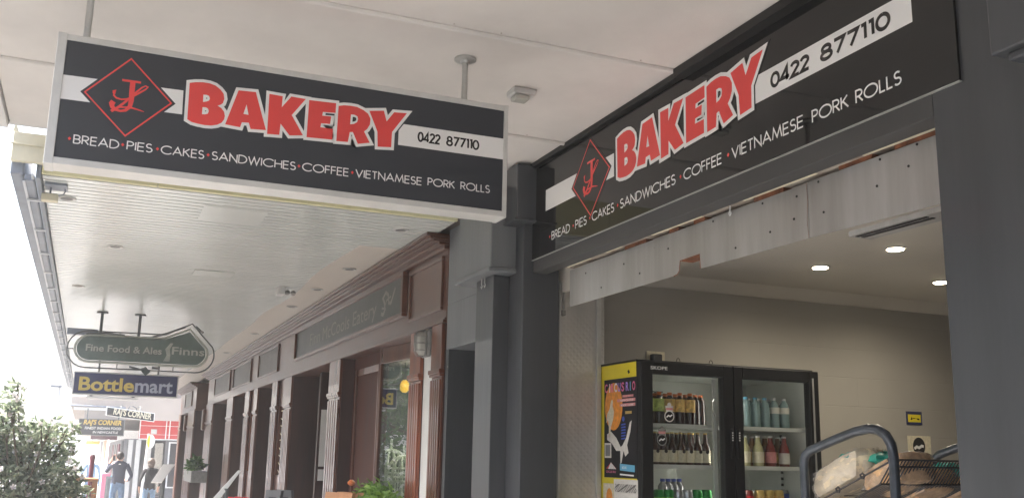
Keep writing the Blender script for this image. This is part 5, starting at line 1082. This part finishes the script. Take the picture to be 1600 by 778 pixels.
m = MB(); m.box(38.0, 2.78, .3, 38.09, 4.4, 1.9); f = m.obj('shop_window', 'white', cs); m = MB(); m.box(37.99, 2.83, .35, 37.9995, 4.35, 1.85); m.obj('pane', 'dark_void', f)
m = MB(); m.box(37.9, 1.3, gz(38)+.001, 38.6, 2.6, gz(38)+.05); m.obj('door_step', 'redwall', cs)
m = MB(); m.box(38.5, 1.2, -.4, 56, 1.29, 1.9); m.obj('street_wall', 'greywall', cs)
for i in range(7):
    m = MB(); m.box(39+i*2.4, 1.15, .2, 40.6+i*2.4, 1.199, 1.8); w_ = m.obj('side_window', 'maroon' if i % 3 == 0 else 'panel_grey', cs)
ca = thing('corner_awning', 'cream awning of the corner shop across the side street', 'awning', (46, .4, 3)); m = MB(); m.box(37.5, -.5, 2.95, 60, 1.29, 3.02); m.box(37.45, -.55, 3.021, 60, 1.29, 3.35); m.obj('canopy', 'beige', ca); m = MB(); m.box(37.40, -.1, 2.62, 37.449, 6, 3.4); m.obj('end_fascia', 'beige', ca); m = MB(); m.box(37.36, -.45, 2.90, 37.399, 1.2, 2.99); m.obj('end_trim', 'white', ca)
m = MB(); m.tube([(37.3,-.6,3.05),(37.3,1.2,3.02)], .03, 6); m.obj('edge_pipe', 'gutter', ca)
def box_sign(name, lab, x, y0, y1, z0, z1, fm, face, lines, tilt=0):
    t = thing(name, lab, 'sign', (x, (y0+y1)/2, z0)); m = MB().prism([(y0,z0+tilt),(y1,z0),(y1,z1),(y0,z1+tilt)], (x,0,0), (0,1,0), (0,0,1), (.12,0,0)); m.obj('box', fm, t, .01)
    p_ = .014; MB().prism([(y0+p_*2,z0+tilt*.9+p_),(y1-p_,z0+p_),(y1-p_,z1-p_),(y0+p_*2,z1+tilt*.9-p_)], (x-.012,0,0), (0,1,0), (0,0,1), (.0115,0,0)).obj('face', face, t)
    for (tx, fy, fz_, h, wd, mt_, wt, sh) in lines: m = MB(); text(m, tx, (x-.016, y0+(y1-y0)*fy, z0+(z1-z0)*fz_+tilt*(1-fy)), Vector((0, 1, -tilt/(y1-y0))), (0,0,1), h, wd, wt, sh); m.obj('lettering', mt_, t)
    return t
t = box_sign('corner_shop_sign', 'black box sign reading RAJ\'S CORNER in cream letters with white edge', 35.2, .55, 2.04, 2.52, 2.79, 'white', 'poster_black', [("RAJ'S CORNER", .54, .22, .20, 1.18, 'label_cream', .03, .15)], .17)
m = MB(); m.tube([(35.26,1.0,2.90),(35.5,1.0,3.0),(37.4,1.0,3.05)], .02, 6); m.tube([(35.26,1.6,2.80),(35.5,1.6,3.0),(37.4,1.6,3.05)], .02, 6); m.tube([(35.26,1.2,2.88),(35.26,1.25,2.98),(35.26,1.35,3.0),(35.26,1.45,2.95),(35.26,1.5,2.83)], .015, 6); m.obj('bracket', 'iron', t)
mat('letter_yellow', (.55,.36,.04), .4)
t = box_sign('indian_food_sign', 'wide dark sign with yellow heading above two lines of white lettering', 37.0, -.25, 1.20, 2.06, 2.60, 'lamp_grey', 'poster_black', [("RAJ'S CORNER", .52, .66, .16, 1.2, 'letter_yellow', .03, .15), ('FINEST INDIAN FOOD', .54, .36, .09, 1.15, 'label_white', .01, .1), ('IN NEWCASTLE', .60, .12, .08, .8, 'label_white', .01, .1)])
m = MB(); m.tube([(37.06,.0,2.60),(37.06,.0,2.95)], .02, 6); m.tube([(37.06,1.0,2.60),(37.06,1.0,2.95)], .02, 6); m.obj('hanger_rod', 'iron', t)
t = box_sign('maroon_sign', 'dim maroon hanging sign below the wide dark food sign', 50.0, .25, 1.35, 2.05, 2.42, 'maroon', 'maroon', [('OPEN DAILY', .5, .3, .12, .8, 'gold_letter', .0, 0)])
m = MB(); m.tube([(50.06,.5,2.42),(50.06,.5,2.95)], .02, 6); m.obj('hanger_rod', 'iron', t)
t = box_sign('yellow_sign', 'small bright yellow sign far down the footpath', 75.0, .1, .95, 1.95, 2.15, 'letter_gold', 'yellow', []); m = MB(); m.tube([(75.06,.5,2.15),(75.06,.5,2.7)], .02, 6); m.obj('hanger_rod', 'iron', t)
fb = thing('far_shops', 'pale shops in sun at the far end of the footpath', 'building', (90, 3, -.6)); m = MB(); m.box(62, 1.3, -.6, 120, 8, 5.5); m.obj('wall', 'white_wall', fb); m = MB(); m.box(66, -.3, 2.7, 120, 1.29, 2.9); m.obj('awning', 'beige', fb)
m = MB(); m.box(70, 1.24, .3, 78, 1.299, 2.2); m.obj('shop_window', 'peach', fb); m = MB(); m.box(84, 1.24, -.5, 92, 1.299, 2.2); m.obj('shop_door', 'greywall', fb); m = MB(); m.box(121, -3, -1, 124, 9, 4.0); m.obj('end_wall', 'white_wall', fb)
for (x, y, h, w_, mt_, lab) in ((44,.98,.9,.22,'skyblue','light blue box standing outside the corner shop'),(43,.9,1.0,.16,'pink','small pink board beside the light blue box')):
    t = thing('display_box', lab, 'box', (x,y,gz(x))); B(x-.2,y-w_,gz(x)+.06,x+.2,y+w_,gz(x)+h).obj('panel', mt_, t, .02); m = MB(); [m.box(x-.18, y+s_*w_*.8-.02, gz(x), x+.18, y+s_*w_*.8+.02, gz(x)+.0595) for s_ in (-1,1)]; m.obj('foot', 'iron', t)
aboard('pavement_board', 'dark sandwich board beside the man in navy', 36.9, 1.00, .42, 1.0, 'iron', 'chalk', [])
# ================================================================== PEOPLE
def person(label, pts, edges, radii, zones, hair, hands, loc, rot=0):
    """pts: local joints (x forward, y right, z up)"""
    me = bpy.data.meshes.new('person'); me.from_pydata([(p[0], -p[1], p[2]) for p in pts], edges, [])
    ob = bpy.data.objects.new('tmp', me); col.objects.link(ob)
    sk = ob.modifiers.new('s', 'SKIN'); sk.use_smooth_shade = True
    for v_, r_ in zip(me.skin_vertices[0].data, radii): v_.radius = r_ if isinstance(r_, tuple) else (r_, r_)
    me.skin_vertices[0].data[0].use_root = True
    sb = ob.modifiers.new('u', 'SUBSURF'); sb.levels = 2; sb.render_levels = 2
    dg = bpy.context.evaluated_depsgraph_get(); dg.update(); nm = bpy.data.meshes.new_from_object(ob.evaluated_get(dg)); bpy.data.objects.remove(ob)
    names = []
    for _, mt_ in zones:
        if mt_ not in names: names.append(mt_)
    nm.materials.clear()
    for n_ in names: nm.materials.append(MATS[n_])
    for p in nm.polygons:
        c = p.center; p.use_smooth = True
        for test, mt_ in zones:
            if test(c.x, -c.y, c.z): p.material_index = names.index(mt_); break
    b = bpy.data.objects.new('person', nm); col.objects.link(b); tag(b, label, 'person'); b.location = (loc[0], -loc[1], loc[2]); b.rotation_euler = (0,0,rot); ORG[b.name] = (0,0,0)
    h = MB()
    for (c, r_) in hair:
        n_ = 14; prof = [(max(.001, r_[0]*math.sin(math.pi*k/10)), -r_[2]*math.cos(math.pi*k/10)) for k in range(11)]; h.lathe(c, prof, n_)
    rr = random.Random(3); h.v = [(x*1+rr.uniform(-.004,.004), y+rr.uniform(-.004,.004), z+rr.uniform(-.004,.004)) for x, y, z in h.v]
    return b, h
def body(H, lean, armL, armR, step=.10, w_=1.0):
    """standing figure of height H; arms given as elbow, wrist offsets"""
    k = H/1.75; P_ = []; E_ = []; Rr_ = []
    def a(p, r_, par=None):
        P_.append((p[0]*k, p[1]*k, p[2]*k)); Rr_.append(tuple(q_*k for q_ in r_) if isinstance(r_, tuple) else r_*k)
        if par is not None: E_.append((par, len(P_)-1))
        return len(P_)-1
    pel = a((0,0,.95),(.13*w_,.10)); wa = a((lean*.2,0,1.10),(.135*w_,.095),pel); ch = a((lean*.6,0,1.30),(.155*w_,.12),wa); up = a((lean*.9,0,1.42),(.12*w_,.09),ch); nk = a((lean,0,1.50),.055,up); hd = a((lean*1.15,0,1.58),(.072,.08),nk); ht = a((lean*1.25,0,1.68),(.07,.08),hd)
    a((lean*1.15+.085,0,1.595),.014,hd)                                # nose
    for s_, arm in ((-1,armL),(1,armR)):
        sh = a((lean*.85,s_*.17,1.41),.062,up); el = a(arm[0],.043,sh); wr = a(arm[1],.029,el); pm = a(arm[2],(.036,.018),wr)
        d = Vector(arm[2])-Vector(arm[1]); d.normalize(); sd_ = d.orthogonal().normalized(); q3 = d.cross(sd_)
        for f, ln in ((-.026,.062),(-.009,.075),(.009,.07),(.026,.055)):
            f0 = a(Vector(arm[2])+sd_*f+d*.03,.0095,pm); f1 = a(Vector(arm[2])+sd_*f+d*(.03+ln*.55)+q3*.008,.0085,f0); a(Vector(arm[2])+sd_*f+d*(.03+ln)+q3*.022,.007,f1)
        t0 = a(Vector(arm[1])+sd_*.03+d*.035,.011,wr); a(Vector(arm[1])+sd_*.05+d*.07+q3*.015,.009,t0)
    for s_, st in ((-1,step),(1,-step)):
        hp = a((0,s_*.095,.90),.088,pel); kn = a((st*.6+.02,s_*.11,.49),.058,hp); an = a((st,s_*.12,.09),.040,kn); a((st+.13,s_*.135,.035),.036,an)
    return P_, E_, Rr_
gzp = gz(27)
P_, E_, R__ = body(1.775, .02, [(.10,-.30,1.22),(.16,-.20,1.50),(.16,-.165,1.57)], [(.02,.30,1.15),(.20,.24,1.02),(.27,.20,1.03)], .08, 1.08)
def zone(H, top, leg, hem=.97):
    k = H/1.75
    return [(lambda x,y,z: z > 1.50*k and abs(y) < .125*k, 'skin'), (lambda x,y,z: z < .075*k, 'shoe'), (lambda x,y,z: z < hem*k and abs(y) < .235*k, leg), (lambda x,y,z: False, 'skin'), (lambda x,y,z: True, top)]
z_ = zone(1.775, 'jersey', 'jeans'); kk = 1.745/1.75
z_.insert(0, (lambda x,y,z: (y < -.12*kk and z > 1.46*kk) or (x > .17*kk and z < 1.12 and z > .9), 'skin'))
b, h = person('person seen from behind in navy jersey and blue jeans, hand raised to the ear', P_, E_, R__, z_, [((-.012,0,1.655),(.088,.088,.105))], None, (27,.855,gzp))
h.obj('hair', 'hair_dark', b, smooth=True)
m = MB(); m.box(.13,-.165,1.53,.145,-.115,1.66); m.obj('phone', 'rubber', b, .004)
for s_ in (-1,1): MB().lathe((.03,s_*.078,1.60), [(.004,-.03),(.016,-.015),(.018,.01),(.006,.03)], 8).obj('ear', 'skin', b, smooth=True)
m = MB(); m.flat([[(-.03,1.435),(.03,1.435),(.02,1.462),(-.02,1.462)]], (-.118,0,0), (0,1,0), (0,0,1)); m.obj('collar_badge', 'white', b)
H2 = 1.60
P_, E_, R__ = body(H2, .05, [(.0,-.26,1.16),(.10,-.27,.95),(.12,-.26,.87)], [(.0,.27,1.16),(.12,.25,.97),(.15,.24,.90)], .14, 1.05)
z2 = zone(H2, 'blackcloth', 'jeans_light', .90); k2 = H2/1.75
z2.insert(0, (lambda x,y,z: abs(y) > .2*k2 and z < .97*k2 and z > .6, 'skin'))
b, h = person('person with short grey-brown hair in black jacket and light jeans, walking away', P_, E_, R__, z2, [((.035,0,1.50),(.098,.098,.115)),((.01,0,1.43),(.085,.085,.07))], None, (28,1.66,gz(28)))
h.obj('hair', 'hair_grey', b, smooth=True)
for s_ in (-1,1): MB().lathe((.06,s_*.072,1.47), [(.004,-.028),(.015,-.012),(.016,.01),(.006,.028)], 8).obj('ear', 'skin', b, smooth=True)
m = MB(); m.tube([(-.13,-.10,1.32),(-.14,.0,1.15),(-.13,.13,.98)], .012, 6); m.obj('bag_strap', 'blackcloth', b)
P_, E_, R__ = body(1.68, .02, [(.0,-.27,1.16),(.06,-.27,.93),(.08,-.27,.85)], [(.0,.27,1.16),(.06,.27,.93),(.08,.27,.85)], .06)
b, h = person('distant person in light blue top far down the footpath', P_, E_, R__, [(lambda x,y,z: z > 1.45 and abs(y) < .12,'skin'), (lambda x,y,z: z > .93 and abs(y) < .4,'jeans_light'), (lambda x,y,z: True,'jeans')], [((-.01,0,1.60),(.085,.085,.10))], None, (34,.27,gz(34)))
h.obj('hair', 'hair_dark', b, smooth=True)
# ================================================================== ACROSS THE ROAD (seen in reflections and lighting the street)
tr_s = [(17,-10.3,1),(22,-10.8,2),(26.5,-10.4,3),(31,-10.8,4),(6,-11,5)]
for i, (x, y, sd_) in enumerate(tr_s):
    rr = random.Random(sd_); cl = [(x+rr.uniform(-2,2), y+rr.uniform(-1.2,1.2), 3.9+rr.uniform(-1.7,3.2), rr.uniform(.9,1.5), rr.uniform(.9,1.3), rr.uniform(.8,1.3)) for _ in range(16)]
    tree('street_tree', 'leafy street tree across the road, '+ordn[i]+' from the camera', 'tree', (x, y, gz(x)), cl, 4200, .27, 'leaf_dark', sd_+60, .16, group='trees across the road')
hd = thing('hedge', 'dark clipped hedge across the road below the street trees', 'hedge', (26,-9.9,gz(26)))
leaves(MB(), [(13+2.0*k,-9.9,.75,1.3,.5,1.0) for k in range(14)], 9000, .22, 77).obj('foliage', 'leaf_dark', hd)
m = MB(); [m.tube([(13+2*k,-9.9,gz(20)-.1),(13+2*k,-9.9,1.2)], .05, 6) for k in range(14)]; m.obj('stem', 'bark', hd)
for i, (x0, x1, h, mt_, lab) in enumerate(((-20,-2,7,'beige','wide beige shop building across the road behind the camera'),(-1.8,11,6,'peach','peach shop building across the road'),(11.2,27,7.5,'greywall','grey shop building across the road'),(37,60,6.5,'white_wall','white shop building across the road past the side street'))):
    t = thing('opposite_building', lab, 'building', ((x0+x1)/2,-17,gz(x0))); m = MB(); m.box(x0,-24,-.8,x1,-15,h); m.obj('wall', mt_, t); m = MB(); m.box(x0,-15,2.9,x1,-12.2,3.1); m.obj('awning', 'cream', t)
    for k in range(int((x1-x0)/3)): a = x0+.8+3*k; f = B(a,-14.99,3.9,a+1.3,-14.9,5.4).obj('window', 'white', t); B(a+.1,-14.895,4.0,a+1.2,-14.88,5.3).obj('pane', 'dark_void', f); B(a-.2,-14.99,.2,a+1.9,-14.9,2.5).obj('shop_window', 'dark_void', t)
# ================================================================== HAZE (thin volume added to imitate veiling lens glare)
hz = B(-25, -40, -1.6, 126, 14, 9).obj('veil_haze', 'white'); hz['kind'] = 'stuff'
hm = bpy.data.materials.new('veil_haze'); hm.use_nodes = True; t_ = hm.node_tree; t_.nodes.remove(t_.nodes['Principled BSDF'])
pv = t_.nodes.new('ShaderNodeVolumePrincipled'); pv.inputs['Density'].default_value = .0027; pv.inputs['Color'].default_value = (.93,.96,1,1); pv.inputs['Anisotropy'].default_value = .35
t_.links.new(pv.outputs[0], t_.nodes['Material Output'].inputs['Volume']); hz.data.materials[0] = hm
sc.cycles.volume_bounces = 1; sc.cycles.volume_step_rate = 4
